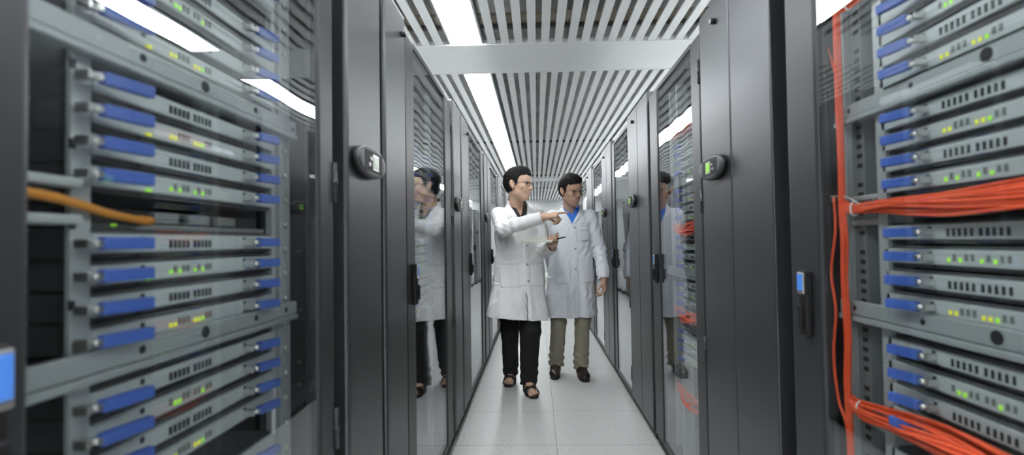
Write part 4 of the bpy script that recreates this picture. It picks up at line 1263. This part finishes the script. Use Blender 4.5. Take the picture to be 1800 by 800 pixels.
# ------------------------------------------------------------------ the listening man
def man_listening():
    base = (0.29, 4.56, 0.0)
    t = thing('person', 'man in bluish white lab coat, blue shirt and khaki trousers looking aside', 'person', base, None)
    hs = 1.07; hc = np.array([0.305, 4.470, 1.640]); HR = head_frame(math.radians(36), math.radians(-11), math.radians(4))
    S1, E1, W1 = (.150, 4.56, 1.420), (.112, 4.64, 1.13), (.150, 4.74, .905)
    S2, E2, W2 = (.475, 4.56, 1.420), (.562, 4.575, 1.115), (.583, 4.50, .862)
    T = Rings((.312, 4.565, 0), math.radians(4), [
        (.45, -.012, .0, .228, .150), (.55, -.012, .0, .224, .148), (.75, -.014, .0, .213, .142), (.95, -.012, .0, .198, .135), (1.10, -.006, .0, .188, .126), (1.25, .0, .0, .186, .124),
        (1.34, .0, .0, .188, .118), (1.40, .0, -.005, .172, .104), (1.45, .0, -.010, .132, .086), (1.48, .0, -.015, .096, .076), (1.505, .0, -.018, .078, .070), (1.60, 0, -.018, .07, .065)])
    neck = (0.0, -.014); ztop = 1.492
    fd = Field((.02, 4.28, -.01), (.70, 4.90, 1.83), .0042)
    fd.ell(T.W(0, 0, 1.28), (.14, .085, .19)); fd.ell(T.W(0, 0, 1.02), (.125, .085, .16), None, .04)
    fd.cone(T.W(-.11, -.01, 1.41), T.W(.11, -.01, 1.41), .05, .05, .04)
    for (S, E_, W_) in ((S1, E1, W1), (S2, E2, W2)):
        fd.cone(S, E_, .043, .036, .02); fd.cone(E_, W_, .036, .027, .01)
    legs = [((.215, 4.58, .84), (.185, 4.58, .48), (.152, 4.665, .10)), ((.405, 4.57, .84), (.395, 4.54, .48), (.372, 4.575, .10))]
    for hip, knee, ank in legs:
        fd.cone(hip, knee, .06, .05, .03); fd.cone(knee, ank, .046, .034, .02)
    feet = [((.160, 4.735, 0), (.138, 4.455, 0), True), ((.365, 4.640, 0), (.402, 4.365, 0), False)]
    for (h, to, rt), lg in zip(feet, legs): add_foot(fd, h, to, lg[2], rt, False)
    add_hand(fd, W2 + np.array((0, -.004, -.012)), (-.02, -.15, -1), (-1, -.10, .0), True, 1.02, [.55, .58, .62, .65], (.12, .55))
    add_hand(fd, W1 + np.array((.004, .006, -.012)), (.2, .3, -.9), (.9, .10, .2), False, 1.04, [.28, .30, .33, .36], (.35, .45))
    fd.cone(T.W(neck[0], neck[1], 1.43), hc + hs * (HR[1] * -.030 + HR[2] * -.05), .056, .051, .015)
    add_head(fd, hc, HR, hs, 0)
    V, F = fd.surface(1)
    brows(hc, HR, hs, t, base)
    fm = face_materials(V, F, hc, HR, hs, 0)
    skin_mesh('body', V, F, [M_skin2, M_lip2, M_brow, M_eye, M_iris, M_teeth], t, base, fm)
    hair_mesh(hc, HR, hs, 2, t, base, M_hair)
    glasses(hc, HR, hs, t, base, mat('frame_dark_metal', (0.05, 0.05, 0.055), 0.3, 0.6), False, .0011, .022, .0150)
    coat = make_coat('lab_coat', T, .535, .0, ztop, [(S1, E1, W1, .060, .056, .047), (S2, E2, W2, .060, .059, .052)], neck, 1.345, 1.49, base, t, [M_coat2], -.006, 2.6, .0055,
                     [(-.105, .93, .068, .095), (.110, .93, .068, .095), (.098, 1.255, .050, .055)], 0)
    buttons(T, [(.012, 1.315), (.012, 1.13), (.012, .96)], coat, base)
    shirt_mesh(T, neck, ztop + .004, 1.22, t, base, M_shirt2, 1.425, 0.0)
    make_trousers([((.215, 4.58, .82), (.185, 4.58, .48), (.158, 4.67, .075), .080, .067, .066), ((.405, 4.57, .82), (.395, 4.54, .48), (.374, 4.575, .075), .080, .068, .064)],
                  (.31, 4.57, .88), base, t, M_trou2, 4.0, .0075)
    for h, to, rt in feet: shoe(h, to, rt, base, t, M_shoe)

man_pointing()
man_listening()

# ------------------------------------------------------------------ notebook and pen in the left hand
def notebook_and_pen():
    c = np.array([.018, 3.855, 1.207]); u = nrm((.965, -.20, -.05)); n = nrm(np.array((.02, -.13, .98)) - u * np.dot((.02, -.13, .98), u)); v = np.cross(n, u)
    P = lambda a, b, h: tuple(c + u * a + v * b + n * h)
    t = thing('notebook', 'open pale notebook held flat by the pointing man', 'notebook', tuple(c), None)
    mb = MB(); a, b = .118, .082
    mb.hexa([P(-a, -b, 0), P(a, -b, 0), P(a, b, 0), P(-a, b, 0), P(-a, -b, .003), P(a, -b, .003), P(a, b, .003), P(-a, b, .003)])
    mb.build('cover', mat('notebook_cover', (0.33, 0.36, 0.22), 0.6), t, tuple(c))
    mb = MB(); rings = []
    for i in range(13):
        k = -a + .004 + (2 * a - .008) * i / 12; hgt = .002 + .010 * (i / 12) ** .8 * (1 - .35 * (i / 12) ** 6)
        rings.append([P(k, -b + .003, .003), P(k, b - .003, .003), P(k, b - .003, hgt + .003), P(k, -b + .003, hgt + .003)])
    mb.loft(rings, 0, False); mb.build('pages', mat('paper', (0.78, 0.79, 0.72), 0.8), t, tuple(c))
    p0 = np.array([.130, 3.80, 1.212]); p1 = np.array([.215, 3.775, 1.230]); d = nrm(p1 - p0)
    mb = MB(); mb.tube([p0, p1 - d * .012], .0048, 0, 10); mb.tube([p1 - d * .012, p1], [.0042, .0035], 0, 10)
    o = mb.build('pen', M_black, None, tuple(p0)); tag(o, 'black pen held against the notebook by the pointing man', 'pen')
    mb = MB(); mb.tube([p1 - d * .045 + np.array((0, 0, .006)), p1 - d * .010 + np.array((0, 0, .006))], .0016, 0, 6)
    mb.build('clip', M_silver, o, tuple(p0))
notebook_and_pen()
